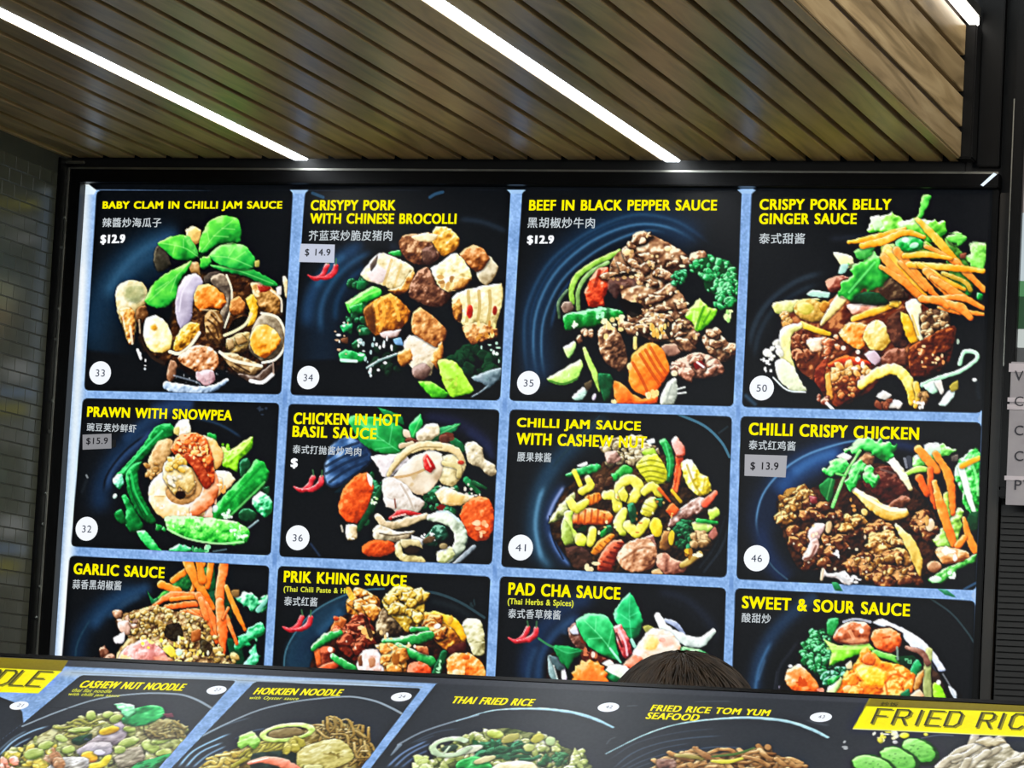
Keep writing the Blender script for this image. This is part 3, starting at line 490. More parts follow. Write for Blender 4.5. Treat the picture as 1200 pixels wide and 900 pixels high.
def dish_basil():
    C_.tile(320, 460, 4)
    G([680,110,830,130,950,190,1050,290],30,'#181c38',.8); G([170,700,225,775],6,'#2c4060',.7); G([900,170,1000,250,1040,330],20,'#1c2444',.7)
    F([240,360,270,250,340,205,430,235,460,320,380,385,300,440,250,430],'#0a1424 #24426c #4870a4 #88a8d0',amp=2.4,ns=9,sh=0,soft=2)
    for p in ([250,345,330,300,430,262],[250,380,340,330,440,290],[265,420,350,362,440,325],[255,310,320,265,400,235],[300,440,360,400]): V(p,7,'#0a1a30',.6)
    Q([285,470,320,440,350,410,340,460],'#0c2028',.9,3)
    leaf([700,240,770,170,880,143,850,180,780,222,730,242],'#044020 #148048 #58c080',[[710,238,790,190,870,150]])
    F([820,210,870,220,912,270,890,285,840,250],'#04301a #14703c #48a870'); D([800,190,830,200,810,240],3,14,22,'#7a3c28')
    leaf([355,140,362,110,440,110,560,130,610,170,622,240,592,292,500,282,420,242,380,190],'#064418 #0f8438 #30b858 #78e090',[[600,280,510,220,380,125],[520,225,440,220],[545,240,560,150],[490,205,480,130],[560,255,480,265]],vc='#90e8a8',w=12)
    F([490,70,560,92,605,112,612,152,540,122],'#044018 #108040 #40b870'); leaf([640,210,640,150,690,103,700,150,680,202,660,216],'#0a7430 #28c05c #90f4a8',[[655,205,690,120]])
    F([610,170,640,180,645,215,612,205],'#b8a888 #f0e8d4'); F([670,190,720,150,770,148,780,190,740,222,680,234],'#9c8c6c #e8dcc0 #ffffff',amp=2.4); E(650,228,32,15,10,'#4a1c10 #9a5c44'); E(800,220,24,26,0,'#4a2014 #985c48'); S([600,250,650,240],12,'#a89068 #f0e4c8')
    F([900,240,940,228,980,260,990,310,1040,340,1047,380,1010,392,970,350,920,332,905,290],'#7c6c50 #d0c4a4 #fffaec',amp=2.6)
    CL([690,470,860,420,960,500,880,560,720,570],18,18,34,DKG); S([905,410,965,470],[16,10],'#033018 #107038 #40b070'); S([940,420,1000,450],[10,6],DKG)
    CL([440,340,500,330,520,430,440,640,390,640],18,16,30,DKG); S([510,450,460,540,400,640],[16,18,12],'#021008 #0a3c1c #287848'); D([460,480,500,470,460,560],8,4,8,'#b0d890 #e0f0d0')
    F([305,530,330,450,380,395,440,372,470,440,442,540,392,612,340,602,310,565],'#a02c06 #d84a14 #ee6a2c #ff9858',amp=1.6,ns=4,w=6); F([440,376,467,402,462,442,446,420],'#e8d8c8 #ffffff',sh=0)
    F([480,330,460,300,540,290,620,288,645,330,580,372,545,402,512,392],'#a09898 #e0d8d8 #ffffff',amp=1.6)
    F([770,380,790,300,880,288,906,340,880,400,840,442,790,425],'#9c8858 #dccfa0 #fff8dc',amp=2.2)
    F([560,400,640,310,740,268,792,290,792,370,760,432,700,482,620,452],'#b49c7c #ece0cc #ffffff',amp=1.4,ns=8); V([560,400,650,385,745,345],6,'#b89058',.7); V([590,370,660,320,720,300],5,'#f8f0e4',.7)
    S([540,385,600,300,680,252,780,252,860,275,890,325],[10,18,20,20,18,10],'#988050 #dcc898 #fff0d0',amp=1); V([560,370,620,300,690,258,790,258],4,'#806838',.5)
    S([800,330,870,350,870,390],12,'#8a7840 #d0c088 #f4ecc0'); E(880,328,15,10,0,'#a02018 #e06040',sh=0)
    F([703,310,720,288,746,320,762,350,742,376,714,362],'#7c0606 #dc1c1c #ff9080',sh=.3); V([722,310,738,345],4,'#ffc0b0',.8)
    F([510,410,560,398,620,430,660,480,712,512,680,562,620,582,560,552,520,500],'#a89888 #e8e0d8 #ffffff',amp=2.2); V([600,430,640,500,660,560],5,'#b8a898',.7); F([515,490,580,508,572,545,530,535],'#c8b8ac #ffffff',sh=.3); V([570,500,575,540],4,'#7a3828',.7)
    D([620,390,680,380,650,450],5,6,12,'#c8b088',.7)
    F([760,470,800,438,880,470,942,482,930,512,860,532,790,522],'#b08c54 #ecdcb4 #ffffff',amp=1.6); F([830,480,900,480,880,520,820,515],'#c89c48 #f0d088',sh=0,soft=2,alpha=.8); D([770,440,900,420,1020,500,960,490],10,4,8,'#d8d0c0'); D([770,510,800,520,790,550],3,10,16,'#8a1c18')
    F([875,570,900,520,960,484,1012,500,1036,560,1030,640,1000,692,940,692,890,642],'#942806 #d44c16 #ee7034 #ffa870',amp=1.6,ns=4,w=6); D([940,600,1010,610,980,680],7,8,16,'#ffb080 #f8d0a8',.8)
    S([690,575,600,560,550,590],[10,12,8],'#7a0808 #cc2424 #f88080'); V([560,585,620,570],4,'#ffc8c0',.8)
    S([490,580,540,625,640,602,712,578],[14,20,20,14],'#80704c #d0bc98 #fff0dc',amp=1.6); F([465,650,500,620,580,650,662,650,620,692,540,702,480,692],'#706048 #c8b898 #fffaec',amp=2); V([500,660,560,670,640,660],4,'#5c4c34',.7)
    S([735,585,810,588,872,640,872,720,810,785],[16,30,30,30,24],'#48584c #a0ac94 #e0e8d8 #ffffff',amp=1.4); F([690,712,760,620,810,630,822,680,760,722,720,715],'#020c08 #0a3020 #246048 #80b8a0',amp=2.4); D([690,680,740,640,760,700],10,4,8,'#ffffff'); F([650,670,705,690,692,725,650,712],'#909090 #e4e4e4 #ffffff'); V([770,560,820,560,870,600],6,'#c8d8dc',.8)
    F([565,720,600,690,612,755,700,770,712,797,620,798,580,770],'#847444 #d0c48c #fff8d8',amp=2); E(650,735,38,24,0,'#1c120c #3c2c1c'); F([600,690,680,690,700,730,650,715,610,730],'#7a6c48 #c8b888 #f0e8c8'); F([770,745,830,722,852,760,800,802,768,790],'#8c945c #dce0b0 #ffffff',amp=2); E(730,690,30,15,-20,'#3a2814 #8a6c4c'); E(800,720,20,14,0,'#6a5c38 #b0a078')
    F([415,722,470,690,560,700,568,742,500,772,430,762],'#a03008 #dc5018 #f07838',amp=2.4); F([340,620,390,622,392,680,350,692],'#9c8458 #ecdcbc #ffffff',amp=2); D([350,660,400,690,380,710],4,6,10,'#f0e8d8'); V([320,625,326,650],5,'#c8c0b0',.8)
    F([838,802,935,716,952,728,870,800],'#384048 #8c98a0 #c0c8d0'); 
    chilli_mark(344, 570.5, 4)
def dish_cashew():
    C_.tile(580, 470, 4)
    G([300,850,215,720,190,600,205,470,250,350,330,240,440,150,560,90],60,'#10222f',1,.05); G([270,800,205,700,186,600,196,480,236,370,300,270],20,'#3c6480',.9,.1)
    G([215,760,180,600,200,450,250,340,330,240,430,170],34,'#1c3a52',.85); G([225,770,190,600,205,470,240,380],14,'#5888a8',.9); G([255,330,330,240,420,160,500,80],8,'#1c3644',.9)
    G([340,370,270,480,250,580,290,690,370,790],26,'#243c66',.9); G([330,390,275,480,240,570],10,'#a0b0e0',.7); G([250,600,290,700,360,780],10,'#5878b0',.8); V([290,480,275,560,290,640,330,720],4,'#0c1020',.8); V([255,540,275,650,320,740],4,'#0c1020',.8)
    V([860,62,980,115,1060,190,1100,262],6,'#4c7c94',.9); V([490,70,420,140,330,240],3,'#24404c',.7); V([1110,540,1060,690,980,800],6,'#1c242c',.8); V([1080,540,1030,680,960,780],5,'#12181e',.8)
    V([210,45,250,45],4,'#3a5060',.5); V([1050,150,1090,120],4,'#24343c',.8)
    F([260,570,330,410,480,320,560,240,780,240,960,440,1045,500,1045,640,950,760,860,805,600,805,400,795,330,720,280,650],'#040202 #180c06 #38220f #5c3c20',amp=3.4)
    CL([500,230,560,180,650,155,720,190,770,240,700,300,600,300,530,290],90,12,24,'#2c2010 #7a6844 #bcac84 #f4ecd0'); F([515,240,570,235,592,280,530,292],'#5c3c30 #b08878 #e8d0c4',amp=2.4)
    F([690,240,740,215,765,260,720,270],'#4c6a10 #a0c838 #d8f088'); F([710,185,745,175,750,195,720,200],'#c8d8d0 #ffffff',sh=0)
    F([330,347,400,310,480,293,497,320,430,347,360,357],'#03300f #0a8030 #50d078 #b0f0c0'); F([385,302,430,283,432,300,400,308],'#c8c8c0 #ffffff',sh=.3)
    F([768,190,800,172,832,230,842,300,826,372,800,372,806,290,790,230],'#032c0e #0a702c #34b058 #90e8a0'); V([800,200,820,280,815,350],4,'#60d088',.6)
    F([660,300,700,258,760,250,802,320,800,372,740,402,700,362],'#6a6c08 #bcbc20 #e8e858 #ffffa8'); 
    for y in (285,310,335,360,380): V([665+abs(y-310)*.4,y+6,730,y-8,795,y+6],4,'#7a7c10',.6)
    S([850,180,865,260,855,360,840,430],[12,18,16,14],RED,amp=1); F([828,190,848,166,892,215,892,255,850,255],'#b84428 #f4a090 #ffffff'); V([872,300,850,420],6,'#ff8848',.7)
    F([872,290,920,272,962,340,1000,355,1014,420,960,447,920,420,890,370],'#988010 #dcc83c #fffba8 #ffffff',amp=3); V([900,300,930,380,960,430],5,'#a08818',.6); V([985,360,975,420],4,'#b8a030',.6)
    F([550,350,600,300,640,310,642,340,580,372],'#0a4a10 #24a034 #80e080'); F([545,340,580,345,570,375,548,370],GRN); CL([465,400,500,350,550,360,545,410,490,432],9,16,26,'#140804 #4c2c18 #8a6040')
    F([250,572,300,490,370,428,372,460,340,530,290,562],'#40481f #8c9454 #d0d498 #f4f4d8',amp=2)
    F([365,575,370,520,430,500,530,515,552,545,530,577],'#9c3408 #e06820 #ffa458 #ffd0a0'); F([420,450,490,428,502,460,440,492],'#9c4008 #ec8428 #ffbc70')
    for x in (395,425,455,485,515): V([x,512,x-6,570],5,'#a83c0c',.6)
    for x in (440,465,485): V([x,440,x-4,478],4,'#a84c0c',.6)
    C1='#8c8010 #d0c840 #f0ec80 #ffffc8'; kw=dict(amp=.5,rim=.3)
    S([372,330,400,395],[12,11],'#988010 #e8d040 #fff490'); S([408,424,446,398,436,362],[18,20,14],C1,**kw); S([352,468,380,502,424,476],[18,24,18],C1,**kw)
    S([520,442,566,444,574,505],[20,26,22],C1,**kw); S([588,440,588,392,640,368,672,405,648,458,628,462],[24,24,24,26,22,18],C1,**kw); F([578,425,605,398,628,440,620,470,592,468],C1); V([612,410,628,440,618,470],4,'#4c4808',.8)
    S([700,425,740,402,772,436],[18,22,18],C1,**kw); F([680,522,708,460,750,446,768,490,722,544],C1)
    for p in ([700,480,745,500],[690,505,735,522]): V(p,4,'#a8a030',.6)
    S([604,520,580,568,600,610],[20,26,22],'#788010 #c4cc44 #f0f090 #ffffd0',**kw); S([622,580,664,614,706,566],[22,26,22],C1,**kw); E(755,592,30,47,-8,'#b09408 #ecd43c #fff488'); 
    S([345,530,338,600,365,640],[20,28,28],'#687c1c #b0cc4c #e4f498 #ffffe0',amp=1.2); F([310,640,325,560,350,590,372,660,330,678],'#586820 #98b048 #d4e898'); E(402,650,30,32,0,'#98a010 #dce458 #fbffb0'); S([448,665,458,606],[18,20],C1)
    Q([385,600,430,580,425,610,395,612],'#0c3014',.9,3); E(530,610,22,30,20,DKG); F([490,620,525,590,522,630,500,640],GRN)
    F([450,710,480,660,540,620,562,632,500,702,470,722],'#8c4008 #e08828 #ffc470'); 
    F([478,792,490,730,540,660,590,648,606,670,570,740,540,797],'#54100a #a8301a #dc6c48 #f4a888')
    for i in range(6): V([492+i*17,775-i*22,548+i*12,790-i*24],5,'#5c100a',.6)
    for i in range(4): V([470+i*22,690-i*16,490+i*20,706-i*18],4,'#a85010',.6)
    F([695,640,740,628,762,690,740,720,700,690],'#6c3828 #bc8470 #ecc8b8',amp=2); F([570,730,610,670,690,640,742,660,762,720,740,782,640,802,600,782],'#683420 #b47a54 #e0b490 #fbe4cc',amp=2.6); V([600,740,680,690,730,690],5,'#8a5030',.5)
    F([760,720,800,708,840,740,912,760,880,802,800,812,758,770],'#743c2c #bc8068 #e8c0a8',amp=2.4); F([735,795,770,785,790,812,740,812],'#a8804c #f0d8b0')
    F([330,690,400,680,452,720,440,790,370,782,340,730],'#100806 #40261a #70483a',amp=3); D([420,780,480,750,460,800],5,8,14,'#f0d8b0')
    F([810,590,830,540,900,480,960,450,1000,470,980,510,900,550,850,582],'#402018 #8c6050 #ccaca0 #f0e0d8',amp=2.6); S([985,480,1032,432],[18,12],'#a02814 #ee6444 #ffa890'); S([770,410,820,470],[8,6],'#a83008 #f08838'); F([800,512,832,478,870,510,830,545],'#a02c08 #e86428 #ff9c60'); S([830,420,870,470],8,'#a88010 #f0d048')
    CL([840,600,900,560,955,590,935,680,870,705],34,14,24,'#020e06 #08321a #1a6838 #48a870'); F([920,570,980,560,1022,590,980,622,940,612],'#789838 #d0ec88 #ffffd8'); F([1000,512,1040,498,1054,530,1010,562],'#6c9020 #c4e460 #f4ffc0'); S([950,560,1040,570],[10,8],GRN)
    CL([920,620,1000,612,1000,680,930,692],12,14,26,'#44280f #a07848 #e4c898'); F([1000,630,1030,590,1044,620,1020,650],'#8a4434 #d89888'); S([880,770,960,718],[14,15],'#50320f #ac8c40 #e4d090'); D([930,700,960,720,940,750],4,8,12,'#fff4c8'); D([880,700,920,700,920,750],6,8,14,'#e8b838 #a87020')
    F([768,690,790,608,832,620,832,682,800,702],'#341808 #9c6430 #e0b070'); E(828,640,14,36,5,'#b89818 #f0e058'); F([620,490,650,478,672,560,640,572],DKG); F([750,460,790,455,780,500],DKG); D([560,420,860,480,880,600,420,640],24,4,8,'#c88038 #f0c878 #fff0c0',.8)
def dish_chicken():
    C_.tile(850, 475, 4)
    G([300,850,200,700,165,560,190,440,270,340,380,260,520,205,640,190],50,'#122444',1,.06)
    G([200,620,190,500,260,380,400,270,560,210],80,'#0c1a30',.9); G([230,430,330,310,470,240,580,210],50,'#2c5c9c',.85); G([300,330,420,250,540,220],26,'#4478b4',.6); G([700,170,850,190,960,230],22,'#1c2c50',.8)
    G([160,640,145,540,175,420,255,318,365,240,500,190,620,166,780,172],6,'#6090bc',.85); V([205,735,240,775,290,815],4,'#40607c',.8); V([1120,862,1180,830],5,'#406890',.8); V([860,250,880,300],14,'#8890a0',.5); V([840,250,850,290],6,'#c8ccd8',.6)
    F([240,450,400,390,560,330,660,270,800,290,920,420,1000,560,960,800,680,842,480,780,340,760,280,630],'#060202 #1c0a05 #3c1a0c #5c3018',amp=3.4)
    F([640,360,700,290,780,285,830,350,870,430,800,482,720,430],'#100404 #340c08 #64241a #a05c48',amp=2.4,w=12); V([730,300,790,320],5,'#8a7068',.6); F([760,470,830,420,870,440,820,490,770,490],'#3a1408 #8a4c30 #c89078',amp=2.4)
    F([620,260,660,220,700,240,680,290,640,290],'#4a2818 #a07048 #e0b888',amp=2)
    K1='#240e04 #7a4618 #c08840 #f4d898'; K2='#140502 #4c1c0c #94502a #dca468'
    NUG([250,460,290,390,390,390,400,430,350,462,300,500,290,550,250,550],13,30,48,K1,back='#3a200c #805824 #b88c48'); CL([245,460,290,385,390,388,340,470,290,550],14,10,18,K1)
    NUG([380,480,400,430,460,430,470,500,420,520],4,28,40,K2); F([395,425,430,430,430,460,400,455],'#4a0c10 #9a3030 #e8b0b0')
    NUG([320,540,400,500,470,490,540,490,640,540,640,610,560,650,520,700,480,750,390,755,350,690,300,620],26,30,52,K2); CL([330,560,600,540,500,700,380,740],20,10,18,K2)
    NUG([550,545,630,535,635,620,570,640],6,30,46,K1); NUG([490,480,530,480,540,540,510,560,490,520],3,26,40,K2)
    F([385,600,420,553,467,560,440,622,400,642],'#a88078 #ecd4d0 #ffffff',amp=1.6); F([360,720,400,640,430,622,440,670,392,725],'#8a5c50 #e0c0b4 #ffffff',amp=1.6); E(485,570,16,30,10,'#a88458 #f0d8b0'); V([370,720,400,710,425,660],5,'#6a2c1c',.6); D([500,680,540,700,520,720],3,6,12,'#ffffff')
    NUG([870,570,930,490,985,510,970,595,895,610],9,28,44,K2); E(960,560,20,30,10,'#c8a070 #fff0dc'); E(945,540,10,26,0,'#a87838 #f0c880',sh=0)
    NUG([670,590,730,550,775,570,765,605,690,605],5,32,46,K2); NUG([660,650,700,610,760,610,830,640,850,690,840,735,780,715,700,690],13,36,60,K1); 
    NUG([595,730,620,690,690,705,685,780,625,810,590,775],8,34,50,K2); NUG([670,800,730,700,800,700,800,760,880,785,880,822,690,830],18,34,54,K2); CL([600,720,860,700,860,820,620,810],24,10,18,K1)
    D([300,500,900,560,860,800,400,760],30,4,8,'#fff0d0 #e8b880',.7)
    S([600,395,680,455,760,505,842,505],[10,26,32,18],'#9c6c14 #e0b450 #fff0bc #ffffff',w=8); V([600,392,690,450,770,490,845,488],6,'#fffbe8',.8); S([800,562,862,640,898,720,912,795],[8,24,24,6],'#9c6c18 #e0c060 #fff8cc',w=7)
    E(652,500,14,18,-20,'#c89840 #fff0b8'); D([580,420,640,480,600,500],3,6,9,'#d89850')
    F([880,250,940,188,1000,178,1082,208,1060,232,1000,242,950,282,890,292],'#489c38 #98ec78 #f0ffe8',amp=2.8,edge=3); F([930,185,1000,175,1010,220,950,240],'#a0c8a0 #f0fff0 #ffffff',sh=0,alpha=.8); S([850,320,900,300,945,300],[10,14,12],'#6c9c30 #b8e068 #f0ffc0')
    F([1078,330,1090,260,1162,208,1192,225,1192,480,1160,515,1120,480,1110,400],'#086418 #24b03c #88f088 #e0ffe0',amp=3,edge=3); S([1105,290,1140,420,1172,510],[14,14,8],'#90d898 #e8ffe8 #ffffff'); V([1150,260,1175,330,1185,420],6,'#b8ffb0',.6); F([1060,240,1090,230,1090,260,1060,262],'#4c443c #8c8478'); F([1140,510,1185,500,1180,580,1130,590],'#04200c #1c6838',amp=2)
    F([970,630,1020,580,1060,520,1110,475,1102,580,1080,652,1010,658],'#547c24 #a8d860 #ecffc8',amp=3,edge=3); F([1020,420,1060,400,1060,520,1030,520],'#6a8820 #b8d050 #f0f4a0',amp=2)
    for p,r,c in (([905,205,990,300],[18,20],ORG),([985,225,1050,340,1068,505],[14,20,12],ORG),([960,300,965,400,985,480],[14,16,8],'#a83008 #ee6020 #ff9450'),([910,340,945,415],[18,14],'#a83008 #ee6420 #ffa060'),([980,360,1020,500,1072,655],[12,22,16],ORG),([1118,530,1142,620,1172,680],[8,18,16],ORG),([1090,660,1120,620],[16,14],ORG),([1110,285,1190,245],[12,10],'#c87808 #ffb028 #ffe080')): S(p,r,c)
    F([980,690,1010,660,1130,680,1142,722,1080,742,1020,742],'#84441a #d09050 #ffe0b8',amp=2.4,w=12); D([1020,670,1100,690,1090,730],5,10,20,'#fff8ec',.9); E(980,755,36,28,0,'#5c2c14 #b07850 #e8c4a0')
    F([955,812,1040,760,1120,730,1180,690,1172,730,1090,770,1070,802,1010,832,958,828],'#1a6420 #58b84c #d0ffc0',amp=2.4); E(985,815,30,16,0,'#a0c8a0 #ffffff',sh=0); D([1040,780,1080,790,1060,810],4,6,12,'#e0ffe0')
    leaf([440,380,480,338,512,350,502,430,482,452,450,412],'#043c18 #0f7c34 #40b060',[[500,345,475,440]])
    L='#086420 #24b444 #80f088 #d0ffc8'
    F([520,240,560,222,592,240,570,262],WHT); S([762,240,820,310,866,388],[18,18,12],'#b8a468 #fff8e0 #ffffff'); V([770,250,830,320],5,'#ffffff',.8)
    F([550,205,600,180,640,153,720,163,792,180,790,230,742,264,700,232,640,217,600,232],L,amp=2,ns=8,edge=4); F([460,302,510,253,582,268,560,312,500,332,465,328],L,amp=1.6,edge=3.5); S([632,212,560,330,502,475],[6,7,8],'#38983c #88e07c #d0ffb8'); S([560,330,520,320],5,'#38983c #88e07c',sh=0)
    F([563,380,590,290,640,258,662,300,622,352,592,408],L,amp=1.6,edge=3.5); F([638,320,680,278,712,330,727,360,690,384,660,362],L,amp=1.6,edge=3.5); V([600,360,640,280],4,'#b8f8b0',.5); V([650,330,700,360],4,'#b8f8b0',.5)
def dish_chicken_over():
    C_.tile(850, 475, 4)
    F([445,822,455,762,480,788,520,785,560,775,600,830,560,838,520,812,470,802],'#b8aca8 #f4f0f0 #ffffff',amp=3); S([450,815,458,770],6,'#c8a880 #fff4e0',sh=0); S([520,790,580,835],7,'#b0b0b0 #ffffff',sh=0); D([560,780,640,820,600,840],8,5,9,'#ffffff')
    F([500,832,525,832,550,870,515,868],'#044018 #108048 #48b878',sh=0); F([998,862,1040,866,1082,902,1030,888],'#04381c #18784c #50b088',sh=0)
def dish_garlic():
    C_.tile(50, 640, 4)
    G([150,600,170,440,240,320,340,240,470,190],50,'#10263c',.9); G([215,400,300,295,410,225,530,185],30,'#264c72',.85); G([300,340,400,260,470,230],16,'#3a6288',.5); G([150,560,165,450,230,330],5,'#26485c',.7)
    F([600,185,650,130,700,135,712,200,640,214],'#0a3414 #288038 #68c060',amp=2.4); F([740,110,800,100,812,200,760,222],'#06280e #1c6830 #50a858',amp=2.4); F([490,208,520,250,572,213,560,260,512,272],'#083c18 #208048 #58b878'); F([540,240,580,205,640,220,560,260],'#0c4818 #38a040 #80d868'); F([470,300,500,280,540,300,500,330],'#488c30 #a0e068')
    F([700,240,860,200,900,260,860,420,800,440,760,340],'#041a0c #0c3c1c #286840',amp=2.4)
    F([900,240,960,218,1012,250,1062,228,1050,292,1000,312,940,272],'#0a4428 #28a064 #88e8b0 #e0fff0',amp=2.6,edge=4); F([880,210,920,205,920,235,890,240],'#6a4c28 #b08850')
    F([860,430,930,455,945,560,890,545],'#021c0e #0a4426 #1c6c40'); F([900,455,960,390,1020,358,1042,400,990,442,920,484],'#0a6430 #28b86c #98f0c0',amp=2.6,edge=4); F([935,580,960,520,1000,470,1012,540,980,580],'#128048 #50c890 #b8ffe0',amp=3,edge=4); S([1010,300,1060,240],[12,8],'#489880 #b0e8d8')
    O2='#b43a08 #f06424 #ff9450 #ffc090'
    for p,r,c in (([610,160,680,110],[14,16],ORG),([555,180,640,210],[18,16],ORG),([650,310,740,310,790,400],[10,14,8],O2),([790,80,770,190],[16,14],ORG),([700,210,750,80],[10,14],ORG),([520,280,600,232,720,232],[8,18,16],O2),([580,285,720,268],[12,16],O2),([600,250,700,240,740,250],10,ORG),([680,75,730,180,800,290],[26,22,12],ORG),([730,72,750,160],[16,20],ORG),([850,80,830,230,842,350],[22,22,14],O2),([860,190,900,290,948,390],[10,14,8],ORG),([860,330,910,455],[14,8],O2),([730,230,800,350,835,450],[18,20,14],O2),([740,250,780,380,815,450],[14,14,8],O2),([828,260,842,400,850,505],[20,26,8],O2),([870,290,845,340],[8,6],O2),([680,300,770,350],8,O2)): S(p,r,c)
    m=[340,600,350,500,400,430,380,400,345,370,350,325,420,305,520,280,640,310,750,335,800,450,850,520,915,560,920,640,340,650]
    F(m,'#241008 #6c4828 #b08c5c #e8d0a0',amp=3.4,w=10)
    CL([345,325,420,305,460,330,420,420,380,400],12,14,26,'#3c2014 #94684c #d8b094 #fbe8d8')
    CL([410,320,540,285,760,335,850,500,840,640,600,640,540,470,420,430],230,7,17,'#32200a #8c6c30 #cca85c #fff0b8',base=.54)
    Q([580,370,640,360,660,420,620,450,570,420],'#0c0603',.8,3); Q([740,430,800,470,780,520,740,500],'#0c0603',.6,3); F([700,400,740,390,740,440,700,450],'#6c2c0c #b4642c #e8a468',sh=.2)
    F([350,540,380,480,480,435,560,480,592,540,590,640,350,640],'#844038 #cc8478 #f0b8b0 #ffe8e4',amp=2.6); F([490,470,520,465,540,540,500,550],'#a85048 #e09088',sh=0,alpha=.7,soft=2); F([350,360,400,350,412,410,372,412],'#98705c #e4c4b4 #ffffff'); F([330,430,380,403,382,450,345,457],'#b8b0b4 #f4f0f4 #ffffff'); F([520,520,600,520,600,590,530,590],'#8a3020 #d06848 #f8b090',alpha=.7,sh=0,soft=2)
    CL([238,550,270,500,330,480,345,525,340,580,260,580],12,18,32,'#240c06 #60301f #a06c54 #e0b8a0'); E(250,545,12,14,0,'#c8a860 #fff0b8',sh=0)
    D([420,430,640,420,780,500,700,560,520,520],45,5,10,'#fff4a0 #ffe868 #fff8d0 #e0c060'); F([560,480,600,460,630,510,600,520],'#b89c20 #f0e060 #ffffa8',sh=.2); E(640,497,15,17,0,'#b0c8a8 #f4fff0',sh=0); E(470,548,15,15,0,'#d8c080 #fffbe0',sh=0); D([360,520,420,500,400,560],8,7,12,'#fff0c8 #f0d8a0')
    CL([840,520,900,515,915,640,850,640],14,12,20,'#5c3c14 #b09450 #f0e0a8'); D([580,560,900,560,900,600,600,600],24,7,13,'#f8e8a8 #d0b060'); E(828,503,11,11,0,'#d8c880 #fff8d0',sh=0)
def dish_prik():
    C_.tile(320, 640, 4)
    F([55,640,65,480,120,385,200,300,330,235,420,210,360,320,300,360,200,460,180,640],'#0a1a28 #122c40 #204660 #386a8c',w=30,amp=.5,ns=12,sh=0,soft=6,cn=.1,alpha=.85); G([200,430,280,340,330,290],30,'#3c7098',.6); G([120,560,140,470,200,380],26,'#163048',.7)
    V([50,600,60,490,115,390,200,300,330,232,440,205,520,200],4,'#4c7c90',.8); V([680,212,770,222,880,265,990,335],6,'#38545e',.8); G([720,250,860,290,960,360],16,'#141c20',.8)
    D([900,230,960,260,930,290],5,4,8,'#1c2c30')
    F([195,500,300,340,460,300,700,300,900,440,990,560,990,660,200,660],'#080202 #1c0a05 #3c180c',amp=3)
    F([885,372,910,338,972,348,988,400,992,502,940,512,910,440],'#787044 #ccc89c #fffbe8',amp=2.6)
    F([268,405,300,330,345,345,315,415],'#7c2c10 #cc6c30 #f0a870',amp=2); CL([265,400,300,330,345,350,320,410],6,16,28,RED)
    F([345,260,390,198,440,210,502,250,490,325,420,335,348,312],'#542408 #b0641c #e8a448 #ffe0a0',amp=3); NUG([360,250,390,215,440,215,490,260,475,315,370,300],7,30,44,'#642c0a #b86c24 #ecb058 #fff0c0'); V([352,205,370,240],14,'#ffc040',.8); CL([350,320,430,310,440,350,370,360],8,14,24,RED)
    F([670,310,730,330,745,392,690,362],'#340a04 #84381a #c88050',amp=2); F([680,320,750,308,830,330,892,400,902,455,850,505,790,475,740,422],'#3c1404 #a05018 #e09c38 #ffe08c',amp=2.6); S([755,320,850,362,892,430],[14,22,14],'#a86808 #f0b828 #fff088'); NUG([700,340,800,350,850,450,800,460,740,410],6,30,46,'#3c1404 #9c4c18 #dc9844 #ffd898'); F([820,480,900,450,906,500,840,522],'#140404 #3c0c0a #6c2c24'); E(770,376,16,12,-20,'#f8d8c8 #ffffff',sh=0); E(830,345,14,24,20,'#a86c10 #f0c050',sh=0)
    F([480,395,500,310,550,268,590,340,630,385,580,412,500,425],'#20140c #6c5438 #ac9470 #e0d0b0',amp=3); F([508,262,560,195,620,180,692,220,712,290,682,370,630,405,560,330],'#543808 #a88224 #dcc058 #fff4b8',amp=3.4); NUG([525,260,560,205,620,195,680,225,695,290,665,360,600,330],12,32,50,'#5c3c0a #b48c2c #e8cc68 #fff8c8')
    F([295,450,340,370,420,318,465,380,475,450,400,535,340,512],'#180402 #501208 #902c16 #d0704c',amp=3.4); NUG([310,440,350,380,420,340,455,390,455,460,400,515],11,32,52,'#1c0503 #5c160a #98341c #d87c58'); D([370,330,470,400,460,440,400,380],9,9,15,'#ffd8a0 #f0b068'); Q([425,340,440,330,470,420,450,430],'#180604',.7,3)
    F([195,500,240,470,292,480,272,560,212,582],'#441008 #a03a20 #e07850',amp=2.4); S([235,580,290,555],[22,18],'#8a2408 #d85c30 #ff9c78'); S([205,490,215,550],[14,12],'#8a2808 #d8642c #ffa068'); E(268,485,12,12,0,'#f0d8b8 #ffffff',sh=0)
    N='#02240b #0f7c30 #44b85c #c8f4c8'
    S([190,478,250,430,312,408],[14,22,14],N); S([650,390,722,392],[12,12],N); S([520,446,640,442,732,418],[12,24,22],N); V([530,440,600,436],6,'#b8f0c8',.6); S([585,472,740,542],[18,24],N); S([280,518,402,594],[14,22],N); S([803,500,760,610],[15,22],'#021a0a #0c5426 #38905c'); D([790,510,780,600,760,600],7,4,8,'#a0d8a8')
    F([660,470,720,470,730,510,690,500],'#5c200a #b8683c #f0b080',amp=2)
    F([390,550,420,490,470,480,525,500,545,610,430,620,400,580],'#b48068 #f0d4cc #ffffff',amp=2.4,base=.6); F([480,465,560,455,622,510,625,590,570,640,530,620,510,510],'#743808 #cc8434 #f8cc80 #fff4d0',amp=3); F([445,530,475,520,480,560,455,570],'#a86c48 #d8a888',sh=0); NUG([500,480,560,470,610,510,610,580,560,590,520,520],6,28,42,'#84440f #d89040 #fcd890'); F([395,525,415,510,420,560,402,560],'#5c2c14 #a87050',sh=0); F([560,510,590,505,590,550,565,555],'#8a4410 #b8702c',sh=0)
